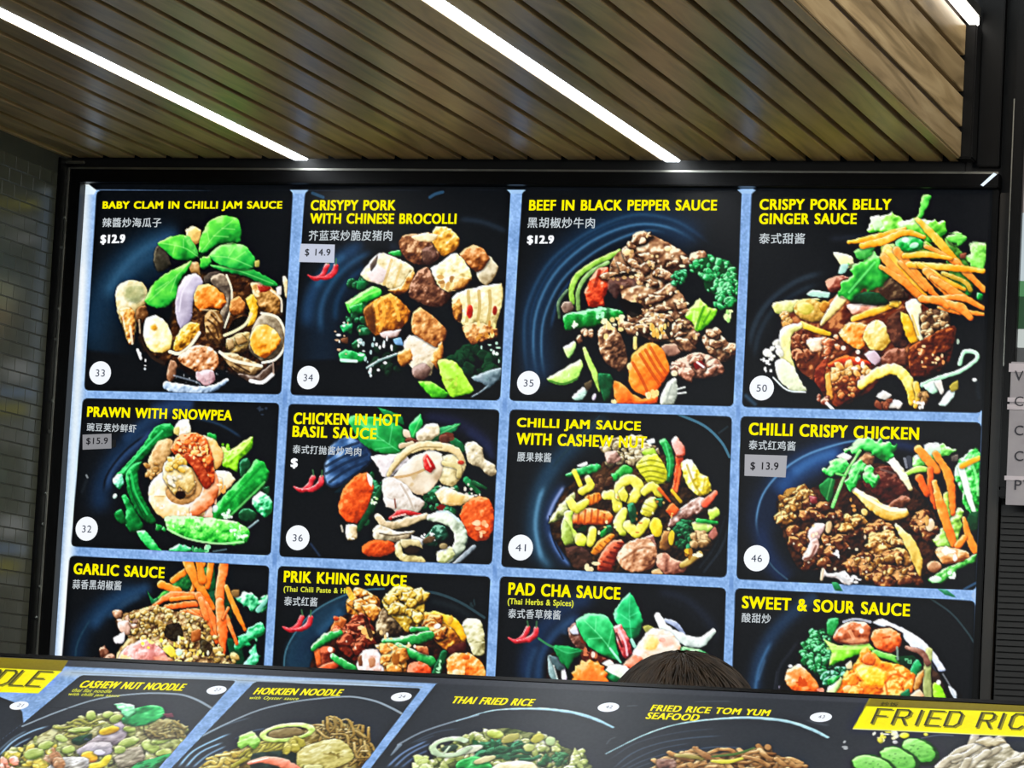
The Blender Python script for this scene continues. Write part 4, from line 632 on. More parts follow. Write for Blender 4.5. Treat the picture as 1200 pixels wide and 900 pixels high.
    F([630,560,680,538,740,570,735,640,640,640],'#a02808 #ec5424 #ff9c78',amp=2); F([815,535,860,500,930,505,990,560,992,660,830,650],'#b44408 #f87824 #ffac5c #ffe0b0',amp=2.4); E(905,520,18,14,0,'#c85010 #ff8838',sh=0); E(860,600,20,24,0,'#f0a860 #fff0d0',sh=0)
    D([470,400,620,380,700,500,560,470],10,6,11,'#fff8dc #f0c890')
    chilli_mark(331, 734.5, 4)
def dish_padcha():
    C_.tile(580, 650, 4)
    G([140,640,155,480,230,340,350,240,500,180],44,'#162c4c',.9); G([200,640,215,480,300,350,420,270],22,'#2c507c',.8); G([150,640,160,520,200,420],14,'#2c4e74',.7); G([250,560,260,470,330,380],20,'#0a1220',.8)
    G([740,160,890,210,1000,310,1050,420],26,'#141a26',.9); G([800,200,900,250,970,330],14,'#0a0e14',.9); G([320,380,340,330,380,310],18,'#3c5c84',.6)
    F([250,480,290,460,300,540,360,600,420,440,560,470,640,540,640,640,260,640],'#060304 #140808 #2c1410',amp=2,sh=.3)
    F([345,345,380,318,400,360,425,400,425,440,380,432,350,390],'#34180f #805040 #ccaca0',amp=2.6); F([352,352,380,325,395,372,365,372],'#a0a0b0 #ecf0f8 #ffffff'); D([390,370,430,400,420,420],5,8,14,'#8a3820 #d09878')
    S([258,480,268,560,295,600],[10,14,10],'#2c3c3e #84a0a0 #c8dce0'); S([320,535,328,610],[10,13],'#7c6c8c #dcd0e8 #ffffff'); F([255,475,300,480,330,530,290,540],'#304448 #6c8c90'); V([275,520,295,590],4,'#d8e4e0',.7)
    F([400,440,480,470,560,500,500,540,420,520],'#180604 #54180e #a85c44',amp=2.4); D([400,440,480,460,450,500],7,8,14,'#8a3018 #c87850 #e8d8c8')
    F([860,430,960,440,1022,490,960,505,880,462],'#0a4424 #40a060 #b8e4b8',amp=2); D([900,440,1010,490,1000,500],12,5,10,'#d8e8d8')
    S([800,308,850,328,884,372],[10,12,9],'#505a78 #98a4c0 #d8e0f0'); S([762,288,800,350,870,390,960,412,1024,360],[14,20,24,22,12],'#98a8a0 #e8f0ec #ffffff',amp=.8)
    F([690,340,720,330,750,350,720,380],'#6a6c30 #b8b868'); F([640,470,690,390,740,345,820,360,872,430,830,520,740,500,690,510,650,545,610,525],'#d08868 #fad4b8 #fff4e8 #ffffff',w=12,amp=1.6); F([700,440,730,375,768,400,750,445],'#d8a848 #f8e090 #fff8c8',sh=0,soft=2); E(785,400,14,10,0,'#b82010 #f06040',sh=0); F([770,390,830,390,840,420,790,430],'#f0a890 #ffd8c8',sh=0,soft=2,alpha=.8); F([600,515,645,470,692,488,655,545],'#d45428 #f89070 #ffc8b0')
    leaf([380,310,440,273,520,285,560,340,570,440,582,495,510,472,440,432,400,370],'#064418 #0c9444 #48d480 #a0f8c0',[[585,500,500,390,420,310],[500,390,440,395],[470,355,475,300],[530,430,550,350]],vc='#a8f8c0',w=12)
    leaf([555,280,590,220,632,178,670,240,692,300,682,360,645,402,580,342],'#04482a #0f9c54 #40d888 #98f8c0',[[640,395,630,290,632,190],[632,290,670,270],[632,310,590,280]],vc='#80e8b0',w=12)
    leaf([270,428,340,428,412,450,370,490,342,532,300,490],'#043c18 #0a803c #38bc6c',[[275,432,340,460,400,452]],vc='#70d898'); V([205,393,245,420,275,434],5,'#3c8c5c',.9)
    S([640,400,655,430],8,'#70a898 #c8f0e0',sh=0)
    F([558,340,590,328,630,400,642,465,612,492,580,430],'#540a12 #b02830 #f08880 #ffe0dc',w=6); V([580,350,610,410,620,470],5,'#f8c8d0',.8); V([570,370,595,430],5,'#4c0810',.7)
    S([540,440,590,505],5,'#60b890 #b8f0d8',sh=0)
    F([500,510,540,493,562,515,530,525],WHT); F([510,550,540,520,600,515,645,550,600,590,540,580],'#b4c8a8 #f8fff4 #ffffff'); S([515,555,560,582,612,602],[12,15,9],'#03301a #0a6c34 #48b878'); F([570,608,612,585,605,640,570,640],'#90b860 #d8f0a0')
    fl=[]
    for i in range(28):
        a=-np.pi*2*i/28; r=(1.0 if i%2 else .86); fl+= [445+88*r*np.cos(a), 575+86*r*np.sin(a)]
    F(fl,'#c04408 #f87420 #ffa04c #ffc888',w=12,amp=1.4,sm=2); F([400,560,440,530,490,560,490,620,410,620],'#d85818 #ff8c3c',sh=0,soft=3,alpha=.6)
    chilli_mark(595.5, 747.5, 4)
def dish_sour():
    C_.tile(850, 660, 4)
    G([125,700,150,480,215,345,310,240,440,140],34,'#1c3450',.95,.05); G([135,640,158,490,222,355],10,'#44709c',.8); G([240,640,250,500,310,410,350,350],8,'#1c2028',.8); V([225,620,240,510],3,'#262a34',.7)
    V([960,165,1060,235,1135,325,1165,372],4,'#34484e',.8); G([150,560,190,440],7,'#5480ac',.5); V([255,610,256,580],6,'#b0a8c0',.7)
    F([270,560,380,390,520,260,740,262,930,390,1030,520,1090,660,270,660],'#020202 #080606 #100c0a',sh=0,amp=1)
    F([690,278,740,262,840,308,930,365,990,432,1034,500,1000,505,960,440,880,405,820,332,740,300],'#98a4c8 #e4e8f8 #ffffff',amp=.8,sh=0); V([555,275,610,262,680,275],6,'#c8ccd8',.8); F([1045,575,1080,600,1086,650,1058,612],'#98a8b8 #f0f4f8',sh=0); V([1020,520,1050,570,1080,640],4,'#a8b0b8',.6); V([900,400,960,460,1000,540],5,'#5c6478',.6)
    F([860,520,940,480,1000,520,1040,640,860,650],'#100806 #2c1c14 #5c4030',amp=2)
    F([360,400,400,330,460,305,502,350,505,470,460,545,400,502,358,450],'#020c06 #06301a #0c4824'); CL([360,400,400,325,460,300,505,350,505,470,460,545,400,502,358,450],120,10,20,'#02180a #0a5424 #2ca054 #90f0b0',base=.5); CL([420,490,560,490,565,560,470,580],24,12,22,'#020c06 #0a3c1f #2c8c58 #a0e8c8')
    F([475,330,480,262,532,258,512,342],'#0a5c26 #249c48 #70d890')
    F([465,360,540,385,660,368,705,410,640,422,560,452,488,478,500,420],'#389010 #88d838 #d8ff98',base=.56); V([480,400,580,400,680,395],6,'#d8ff98',.6)
    F([503,352,530,300,590,273,650,273,684,310,674,372,600,382,540,377],'#501808 #ac4c24 #e08c60 #ffe4d0',w=14,amp=1.4); V([585,320,600,350],8,'#f0b890',.6); E(638,318,10,12,0,'#ffe0d0 #ffffff',sh=0); F([540,365,600,350,665,355,660,374,600,382],'#b86c40 #f8c8a0',sh=0,soft=2,alpha=.8)
    F([675,345,700,306,770,296,830,328,832,395,785,427,720,414,685,376],'#1c0804 #3a1408'); F([682,342,702,312,768,302,820,332,822,388,780,418,722,408,690,372],'#a03408 #ec6424 #ff9c5c #ffccA0',w=14,amp=1.4); V([740,350,770,345],5,'#c84c14',.7)
    S([700,420,800,450,870,500],[14,14,10],'#286c1c #68bc48 #b8f090'); F([800,440,880,435,905,470,850,502],'#02140a #0c4020'); F([860,525,895,450,922,480,892,545],'#0a5c2c #28a860 #80e8b0'); V([805,395,808,450],5,'#90a898',.8); D([830,440,880,450,860,480],6,4,8,'#60a878')
    sw=[528,610,560,540,600,480,640,430,690,418,740,460,830,478,872,540,862,590,830,660,530,660]
    F(sw,'#c04408 #f4781c #ffa838 #ffd870',amp=2,w=12); CL(sw,34,26,52,'#c04408 #f4741c #ffa63c #ffe088',amp=1.2,gain=.3,sh=.12,base=.5,soft=1.2); F([610,500,660,470,750,515,742,575,660,570],'#e89010 #ffbc2c #ffe868 #ffffb0',sh=0,soft=2,amp=2.4)
    F([640,445,670,418,705,445,690,480,650,475],'#b83c08 #f08030 #ffb878',sh=.2); V([750,560,790,520,850,540],5,'#d85c10',.6); V([760,620,750,560],5,'#d05410',.6); V([560,600,640,590],5,'#ffe090',.5); E(570,585,22,12,-20,'#ffb060 #ffe8b8',sh=0)
    F([278,545,290,500,340,478,380,500,432,560,434,602,370,613,310,592],'#b43c08 #f87024 #ffac6c #ffe0c0',w=10,amp=1.4); D([320,540,400,560,380,590],5,8,14,'#d85010'); E(345,480,12,8,0,'#b8b0a8 #ffffff',sh=0); D([430,580,460,600,450,620],4,8,12,'#e09078'); E(305,483,10,8,0,'#d0d0d0 #ffffff',sh=0)
    S([955,410,945,520,950,640],[14,18,20],'#50602c #a4ac6c #dce0a8'); S([850,395,920,420,950,470],[8,13,12],'#401c14 #906050 #c8a090'); F([880,582,900,520,932,498,922,562,892,602],'#84440f #d09850 #f4d8a0'); F([970,568,1002,566,1040,640,980,650],'#4c9408 #98e02c #d8ff88'); F([862,622,910,590,932,622,900,640],'#d89060 #ffe8cc'); F([822,612,860,588,864,628,830,632],'#0a4c24 #48b078'); 
    F([478,585,540,530,545,562,512,612,480,620],'#809c48 #dcecb0 #ffffff'); F([480,545,540,525,530,550,485,575],GRN,sh=0); F([562,475,590,455,594,492,570,495],'#c8b078 #fff4d8'); E(1000,558,10,12,0,'#d8d0c0 #ffffff',sh=0)
def front_print():
    FB = '#2c3138'
    # -------- cashew nut noodle
    C_.clip = CLIP['cashew']; C_.tile(0, 750, 6)
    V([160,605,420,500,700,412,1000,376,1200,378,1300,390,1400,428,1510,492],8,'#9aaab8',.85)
    for p,a in (([-20,830,90,715,230,640,360,600],.95),([-20,870,110,745,230,680],.7),([-20,790,80,700,200,630],.4)): G(p,9,'#9cc0dc',a)
    nd=[-40,900,40,800,150,760,260,680,420,600,640,540,800,520,960,560,1200,560,1290,620,1310,700,1200,900,1150,960,-40,960]
    F(nd,'#34301c #7c7848 #b4b078 #dcdca8',amp=3,w=12); CL(nd,120,26,54,'#3c4420 #8c9450 #c4cc84 #f0f4c8',flat=.55); 
    CL([20,820,200,740,420,760,300,900,20,930],26,28,54,'#8c6c18 #d0b840 #f4e878 #ffffc8',flat=.6); STR([400,620,700,540,660,640,420,700],16,110,10,'#50601c #a8a848 #e0e08c',ang=(150,190))
    F([640,700,760,620,850,570,892,650,860,720,700,762,600,742],'#746870 #b0a4a8 #d8d0d4',amp=2); F([530,780,640,720,780,720,780,800,600,830],'#84808a #b8b0b8 #e4dce0',amp=2); F([800,830,900,770,1000,750,1010,850,850,900],'#544c38 #a09880 #d0c8b0',amp=3)
    F([520,690,640,660,640,700,560,740,510,720],'#04180e #143c24 #3c6c4c',amp=2); D([600,680,640,700,600,710],5,6,10,'#3a4c60')
    for a in ((430,690,45,25,15),(560,630,90,18,-5),(320,740,60,30,-20),(240,800,70,40,-10),(480,770,50,30,-10),(900,720,80,32,-20),(840,770,40,30,0),(1060,750,70,40,30),(1140,700,80,28,-15),(1150,790,60,26,-10),(640,530,36,34,-50),(760,525,40,26,0),(820,550,50,28,-20),(910,625,44,24,0)): E(*a,'#5c7424 #b4c868 #e8f0b0',amp=1)
    E(765,635,75,28,-12,'#a87808 #e8c820 #fff068'); E(630,820,60,40,10,'#a86010 #f0c020 #fff080'); S([640,890,720,870,760,820],[34,36,24],'#a89008 #ecdc30 #ffff88'); E(700,790,40,20,0,'#c8c0d0 #ffffff')
    F([1020,640,1120,570,1220,560,1310,620,1280,680,1150,700,1060,690],'#4c3c20 #8c8050 #c4bc84',amp=3.4); STR([1040,600,1280,590,1290,660,1080,680],14,80,8,'#50401c #a09050 #d8d098',ang=(-60,60))
    F([330,900,420,830,500,820,620,830,600,930,350,940],'#706860 #c8c4bc #ffffff',amp=3); CL([340,760,420,760,420,880,350,880],8,26,44,'#7c4c28 #c89468 #f0d8b8'); CL([10,850,140,830,120,930,0,930],9,26,44,'#c8502c #f8a080 #fff0e4')
    F([870,960,960,870,1080,830,1200,800,1250,850,1100,960],'#02200e #0a5c2c #38b868',amp=3)
    leaf([850,565,950,480,1080,456,1152,482,1152,530,1050,592,930,606],'#033018 #0a7038 #34c468 #88f8a8',[],amp=2.6); F([802,452,860,440,946,460,952,510,895,548,850,502],'#3c9c5c #88e8ac #e8fff4',amp=2); F([1150,520,1210,515,1220,540,1170,545],'#4c2430 #8c4c5c')
    # -------- hokkien noodle
    C_.clip = CLIP['hokkien']; C_.tile(180, 750, 6)
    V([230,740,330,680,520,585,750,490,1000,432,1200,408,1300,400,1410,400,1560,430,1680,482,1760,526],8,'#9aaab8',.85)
    for p,a in (([165,905,280,780,460,690,560,650],.95),([215,905,330,790,500,715],.9),([265,905,380,810,520,740],.7),([300,700,500,600,700,540],.25),([560,700,700,640,800,620],.35),([310,905,420,820,540,770],.6)): G(p,9,'#9cc8ec',a)
    nz=[340,905,420,820,560,770,700,740,960,700,1080,600,1200,590,1300,580,1420,600,1500,680,1540,780,1480,860,1420,960,340,960]
    F(nz,'#241806 #5c4818 #94803c #c8b878',amp=3,w=10); STR([1120,620,1200,585,1400,590,1500,680,1520,780,1420,860,1350,760],60,130,8,'#3c280a #8c6c2c #c4a860 #f0e4b0',bend=.6); S([1280,620,1225+50,560,1270,540],6,'#6c5424 #b09858',sh=0)
    STR([350,900,450,810,660,780,620,880],34,90,14,'#4c3808 #a88828 #dcc864 #fff8b8',ang=(-40,40)); S([560,890,650,830,760,750,900,700],[18,26,24,14],'#5c5408 #a8a030 #e0dc78'); STR([640,800,760,740,960,720,900,740],12,150,12,'#5c5810 #b4ac40 #e8e488',ang=(-35,-15))
    F([680,900,700,800,900,780,1020,800,1030,920,680,940],'#0a1410 #1c2c24 #34483c',sh=0,amp=2); F([760,690,900,650,1000,670,940,700],'#5c4824 #a08c58 #c8bc88',amp=2)
    E(930,655,130,38,-6,'#4c3c1c #8c7848 #b8a878'); S(np.append(arc(940,650,172,52,0,360,-7,22),[]),20,'#64801c #b8d45c #ecffb0 #ffffe0')
    F([592,745,600,680,690,643,742,680,745,730,705,768,665,738,620,765],'#508c1c #a8e464 #e8ffc0',amp=1.6); CL([910,740,1060,690,1090,720,960,790],10,28,44,'#6c6010 #b8ac3c #ece488')
    F([1010,800,1080,740,1280,690,1380,750,1410,830,1280,900,1200,930,1020,900],'#948430 #d4c874 #f4f0bc',w=14,amp=2); V([1200,800,1330,820],7,'#a08c40',.6); V([1100,780,1200,740],7,'#fffbd8',.6); D([1220,790,1320,800,1300,830],6,7,12,'#8c7c30')
    S([690,860,780,840,900,862,1000,915],[22,32,36,30],'#b84820 #f09070 #ffd0b8'); S([700,855,800,830],8,'#fff0e0',sh=0); F([1060,880,1180,880,1190,930,1060,930],'#a8a040 #f0ecb0')
    # -------- fried rice panel : thai fried rice, tom yum, garnish of the next dish
    C_.clip = CLIP['rice']; C_.tile(360, 750, 6)
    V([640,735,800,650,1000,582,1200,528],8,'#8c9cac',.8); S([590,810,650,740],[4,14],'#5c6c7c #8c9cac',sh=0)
    for p,a in (([550,905,680,790,860,700],.8),([600,905,720,800,880,720],.7),([650,905,760,820,860,770],.55)): G(p,9,'#7c9ccc',a)
    for p in ([700,740,900,650,1080,620],[760,720,900,670]): G(p,7,'#4c5c70',.6)
    C_.tile(540, 750, 6)
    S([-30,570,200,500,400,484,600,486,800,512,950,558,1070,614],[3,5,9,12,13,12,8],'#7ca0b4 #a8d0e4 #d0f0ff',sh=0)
    rc=[-240,905,-190,820,-60,720,170,640,340,620,560,670,700,740,860,800,900,860,870,960,-240,960]
    F(rc,'#1c2c14 #4c5c2c #8c945c',amp=3); CL(rc,150,24,46,'#34501c #8ca04c #ccd48c #f8fce0',flat=.6); CL([80,740,420,720,460,800,380,840,100,820],26,30,54,DKG,flat=.5); STR([220,750,460,730,520,840,300,850],12,110,16,'#042410 #1c6038 #58a070',ang=(-20,10)); CL([540,830,740,800,740,860,560,880],12,26,44,'#04280f #1c6434 #60a870',flat=.5)
    E(240,660,60,32,10,'#7c8c1c #c8d864 #f4ffc0'); E(480,755,40,28,0,'#98a848 #e8f0b0'); E(630,710,36,34,0,'#90a868 #d8f0b8'); E(540,690,50,30,-20,'#98982c #d8d468'); E(350,690,70,30,-20,'#90903c #d0cc7c')
    F([-30,900,-10,850,80,820,160,830,240,900,200,940],'#04481c #18a040 #70e888',amp=2); F([220,905,260,870,400,848,500,860,540,900,500,950,250,950],'#b0a458 #f0e8b8 #fffff0',amp=1.4); E(60,770,100,26,-15,'#c8d0b0 #f8fff0'); E(170,840,80,22,-15,'#b0b070 #e8e8b8')
    C_.tile(360, 750, 6); S(np.array(arc(1010,752,128,58,20,325,-6,18)),22,'#748c68 #c0d8b0 #f4ffe8'); CL([760,850,830,830,860,930,760,940],7,26,44,'#788c2c #ccdc80 #f4ffd0'); E(1000,760,60,22,-10,'#24382c #54705c'); S([960,800,1000,750],8,'#a0b890 #e8f8e0',sh=0)
    C_.tile(720, 750, 6)
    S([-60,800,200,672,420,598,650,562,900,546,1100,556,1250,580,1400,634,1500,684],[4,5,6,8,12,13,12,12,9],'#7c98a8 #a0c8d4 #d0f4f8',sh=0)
    for p,a in (([-40,930,120,800,300,730,520,690,800,670],.6),([0,930,160,830,340,760,560,720],.5),([40,930,200,850,400,790,560,760],.5),([80,930,260,860,400,820],.4),([-60,860,120,740,300,680,520,640,760,620],.35),([560,770,720,752,920,760],.6)): G(p,7,'#586c84',a)
    for p in ([-60,740,-30,700,20,680],[80,465,170,460],[540,436,700,430,840,432]): G(p,6,'#505862',.7)
    ty=[280,920,300,840,430,830,560,770,680,800,900,780,1090,740,1110,790,1180,820,1300,850,1330,940,280,960]
    F(ty,'#1c120a #4c3420 #8c6c44',amp=3); STR(ty,70,150,16,'#341c0c #8c5c30 #c8985c #f0d4a0',ang=(-40,40)); S([440,810,560,822,620,840],[16,20,12],'#5c4c1c #a09048 #d8c888'); S([560,755,640,810,690,840],[10,22,14],'#5c3418 #a87848 #dcb888'); S([690,850,800,855,890,835],[14,20,16],'#98881c #dcd444 #f8f490'); S([690,820,860,800,980,760],[8,12,8],'#3c5c28 #6c8c48',sh=.2); E(1080,755,24,22,0,'#8c5c30 #d0a068'); F([300,840,420,840,430,900,310,910],'#34201a #8c6454 #b89888',amp=2.6)
    C_.tile(1000, 750, 6)
    G([-340,560,-240,590,-160,600],8,'#4c545e',.6); 
    D([130,650,290,645,330,690,160,720],16,8,18,'#e8e450 #fff8c0 #f0f0d8'); E(360,672,34,20,0,'#a8a808 #f0f030 #ffff90'); E(186,704,18,16,0,'#b8b020 #f8f070'); E(292,718,20,14,0,'#888c88 #e0e0e0'); E(510,664,16,12,0,'#c8c020 #ffff80'); D([-60,690,-40,700,-20,760,-100,800],3,10,14,'#a8acb0'); V([480,690,600,668,700,672],5,'#6c7880',.7)
    for cx,cy,rx,ry,ro in ((465,780,140,86,24),(320,840,150,86,22),(140,890,165,84,14)):
        E(cx+6,cy+4,rx,ry,ro,'#04240a #0c4c14 #18701f'); E(cx-6,cy-4,rx-18,ry-13,ro,'#3c9c2c #64c048 #94e870 #c8ffa8',w=18,cn=.06,amp=.5); E(cx-6,cy-2,rx*.55,ry*.5,ro,'#48a038 #80d860 #b0f090',sh=0,soft=5,amp=1.6,alpha=.7); D(np.array(ell(cx-6,cy,rx*.5,ry*.45,ro)),10,5,9,'#3c8c34',.5)
    ck=[600,910,760,780,870,690,960,680,1060,700,1130,780,1220,800,1330,830,1500,960,600,960]
    F(ck,'#544c38 #9c9478 #d0c8ac #f4f0e0',amp=3,w=16); STR(ck,22,220,26,'#5c5440 #a89c80 #d8d0b4 #fffbf0',ang=(-60,-20),bend=.15); F([860,720,900,690,1040,690,1070,720,960,750],'#8c7c5c #d4c8a0 #fffbe8',amp=2)
    C_.clip = None
    # two heading tags: printed yellow bands with angular capitals
    C_.tile(0, 0, 1)
def paint_wall():
    global C_
    C_ = Canvas(FW, FH, map_wall, '#84abdf')
    h, w = FH, FW
    tex = .05 * _noise(2, h, w) + .04 * _noise(5, h, w) + .04 * _noise(20, h, w)
    C_.img += tex[..., None]
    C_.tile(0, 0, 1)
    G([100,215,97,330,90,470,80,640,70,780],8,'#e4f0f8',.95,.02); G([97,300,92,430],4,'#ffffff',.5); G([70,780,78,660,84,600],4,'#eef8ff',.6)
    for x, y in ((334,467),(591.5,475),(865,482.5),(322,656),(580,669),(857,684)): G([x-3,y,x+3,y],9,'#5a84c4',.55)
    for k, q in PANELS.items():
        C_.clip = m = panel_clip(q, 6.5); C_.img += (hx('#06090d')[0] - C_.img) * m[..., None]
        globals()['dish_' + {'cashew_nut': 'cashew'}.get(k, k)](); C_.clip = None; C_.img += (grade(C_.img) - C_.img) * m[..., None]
    dish_chicken_over()
    C_.tile(0, 0, 1); Q([85,205,1180,205,1180,221,870,221.5,600,223,350,223.5,113,222.5,98,218],'#06090d',1); C_.img += 0
    for x, r in ((350.5,1),(605,1),(875,1)): Q([x-11,222.4,x+11,222.4,x+6,227,x-6,227],'#9cc0e8',.9)
    Q([97,216,104,216,113,223,110,228,98,228],'#e0f0fa',.95)
    Q([1157.5,215,1185,215,1170,910,1133,910,1143.5,700,1150.5,489],'#06090d',1); Q([1150,482,1150,497,1145.5,491],'#a4c0e4',.8); Q([1143,690,1143,706,1138,698],'#a4c0e4',.8)
    C_.img += (.012 * _noise(2, h, w))[..., None]
    return np.clip(crisp(C_.img), 0, 1)
def paint_counter():
    global C_
    C_ = Canvas(CW, CH, map_counter, '#84a8d8')
    h, w = CH, CW
    C_.img += (.05 * _noise(2, h, w) + .05 * _noise(8, h, w))[..., None]
    C_.tile(0, 0, 1)
    G([-100,786,90,789,300,797,520,806],7,'#b4c4d0',.8)
    for k, q in COUNTER_PANELS.items():
        CLIP[k] = m = panel_clip(q, 5 if k != 'left' else 2)
        C_.img += (hx('#2d3239')[0] - C_.img) * m[..., None]  # black panels lifted to grey: glare haze put into the colour
    front_print()
    # unlit top margin of the film, then the two heading tags
    C_.tile(0, 0, 1)
    up = lambda pts, dy: [v for x, y in pts for v in (x, y + dy)]
    edge = [(-140,766.5),(0,773),(200,782),(400,791.5),(600,800.5),(800,809.5),(1000,818.5),(1200,828),(1420,838)]
    Q(up(edge, -14) + up(edge[::-1], 4.5), '#3b3f47', 1, 1, 1.2)
    C_.clip = CLIP['cashew']; V(up([(95,789.5),(180,792),(277,796.5)], .8),.8,'#8c98a4',.7); C_.clip = None
    V(up([(278,797),(330,799),(400,799.5),(494,805)], .2),.9,'#8494a4',.7); V(up([(84,788),(180,792),(277,796.3)], .2),.8,'#8494a4',.7)
    Y = [[-140,776,72,786.5,45,812.5,-140,807],[1014.5,827.5,1400,843,1400,873,999.5,853.8]]
    O = [[-140,764,80,774,72,786.8,-140,777],[1022,812,1400,829,1400,844,1014.5,828]]
    for y, o in zip(Y, O): Q(o, '#84760f', 1); Q(y, '#fff200', 1)  # olive is the tag yellow dimmed in colour where the film is unlit
    V([1000,854,1100,858.5,1400,872],.8,'#ffff9c',.8); V([1020,818,1013,830],1,'#a8980c',.6)
    C_.img += (.012 * _noise(2, h, w))[..., None]
    return np.clip(crisp(C_.img, .3, .2), 0, 1)
CLIP = {}
# ---------------------------------------------------------------- materials
def _mat(name):
    m = bpy.data.materials.new(name); m.use_nodes = True
    return m, m.node_tree.nodes, m.node_tree.links, m.node_tree.nodes['Principled BSDF']
def lin(h):
    c = hx(h)[0]; return tuple(np.where(c <= .04045, c / 12.92, ((c + .055) / 1.055) ** 2.4)) + (1.,)
def mat(name, a, b=None, rough=.5, metal=0., scale=(20, 20, 20), bump=0., spec=.5, detail=4, rvar=0.):
    m, n, l, p = _mat(name); p.inputs['Roughness'].default_value = rough; p.inputs['Metallic'].default_value = metal
    p.inputs['Specular IOR Level'].default_value = spec
    tc = n.new('ShaderNodeTexCoord'); mp = n.new('ShaderNodeMapping'); mp.inputs['Scale'].default_value = scale
    l.new(tc.outputs['Object'], mp.inputs[0]); nz = n.new('ShaderNodeTexNoise'); nz.inputs['Scale'].default_value = 1; nz.inputs['Detail'].default_value = detail
    l.new(mp.outputs[0], nz.inputs['Vector'])
    cr = n.new('ShaderNodeValToRGB'); cr.color_ramp.elements[0].color = lin(a); cr.color_ramp.elements[1].color = lin(b or a)
    cr.color_ramp.elements[0].position = .3; cr.color_ramp.elements[1].position = .7
    l.new(nz.outputs['Fac'], cr.inputs[0]); l.new(cr.outputs[0], p.inputs['Base Color'])
    if rvar:
        mr = n.new('ShaderNodeMapRange'); mr.inputs['To Min'].default_value = rough - rvar; mr.inputs['To Max'].default_value = rough + rvar
        l.new(nz.outputs['Fac'], mr.inputs[0]); l.new(mr.outputs[0], p.inputs['Roughness'])
    if bump:
        bp = n.new('ShaderNodeBump'); bp.inputs['Strength'].default_value = bump; bp.inputs['Distance'].default_value = .002
        l.new(nz.outputs['Fac'], bp.inputs['Height']); l.new(bp.outputs[0], p.inputs['Normal'])
    return m
def glow(name, c, s=1., rough=.4, spec=.3):
    m, n, l, p = _mat(name); p.inputs['Base Color'].default_value = (.02, .02, .02, 1); p.inputs['Emission Color'].default_value = lin(c)
    p.inputs['Emission Strength'].default_value = s; p.inputs['Roughness'].default_value = rough; p.inputs['Specular IOR Level'].default_value = spec
    m.cycles.emission_sampling = 'NONE' if s < 3 else 'AUTO'; return m
def print_mat(name):
    """back-lit printed film: the printed colours are stored on the mesh"""
    m, n, l, p = _mat(name); at = n.new('ShaderNodeAttribute'); at.attribute_name = 'print'
    p.inputs['Base Color'].default_value = (.004, .004, .005, 1); p.inputs['Roughness'].default_value = .35; p.inputs['Specular IOR Level'].default_value = .2
    l.new(at.outputs['Color'], p.inputs['Emission Color']); p.inputs['Emission Strength'].default_value = 1.
    m.cycles.emission_sampling = 'NONE'; return m
def wood(name, a, b, c, rough=.3):
    m, n, l, p = _mat(name)
    tc = n.new('ShaderNodeTexCoord'); oi = n.new('ShaderNodeObjectInfo'); mp = n.new('ShaderNodeMapping'); mp.inputs['Scale'].default_value = (28, 2.2, 28)
    ad = n.new('ShaderNodeVectorMath'); ad.operation = 'ADD'; ml = n.new('ShaderNodeVectorMath'); ml.operation = 'SCALE'; ml.inputs['Scale'].default_value = 7.3
    l.new(oi.outputs['Location'], ml.inputs[0]); l.new(tc.outputs['Object'], ad.inputs[0]); l.new(ml.outputs[0], ad.inputs[1]); l.new(ad.outputs[0], mp.inputs[0])
    nz = n.new('ShaderNodeTexNoise'); nz.inputs['Scale'].default_value = 1; nz.inputs['Detail'].default_value = 6; nz.inputs['Distortion'].default_value = 1.4
    l.new(mp.outputs[0], nz.inputs['Vector'])
    cr = n.new('ShaderNodeValToRGB'); e = cr.color_ramp.elements; e[0].position, e[0].color = .28, lin(a); e[1].position, e[1].color = .74, lin(c)
    k = e.new(.5); k.color = lin(b); l.new(nz.outputs['Fac'], cr.inputs[0])
    rv = n.new('ShaderNodeMapRange'); rv.inputs['To Min'].default_value = .82; rv.inputs['To Max'].default_value = 1.15; l.new(oi.outputs['Random'], rv.inputs[0])
    mx = n.new('ShaderNodeVectorMath'); mx.operation = 'SCALE'; l.new(cr.outputs[0], mx.inputs[0]); l.new(rv.outputs[0], mx.inputs['Scale']); l.new(mx.outputs[0], p.inputs['Base Color'])
    p.inputs['Roughness'].default_value = rough; bp = n.new('ShaderNodeBump'); bp.inputs['Strength'].default_value = .15; bp.inputs['Distance'].default_value = .001
    l.new(nz.outputs['Fac'], bp.inputs['Height']); l.new(bp.outputs[0], p.inputs['Normal']); return m
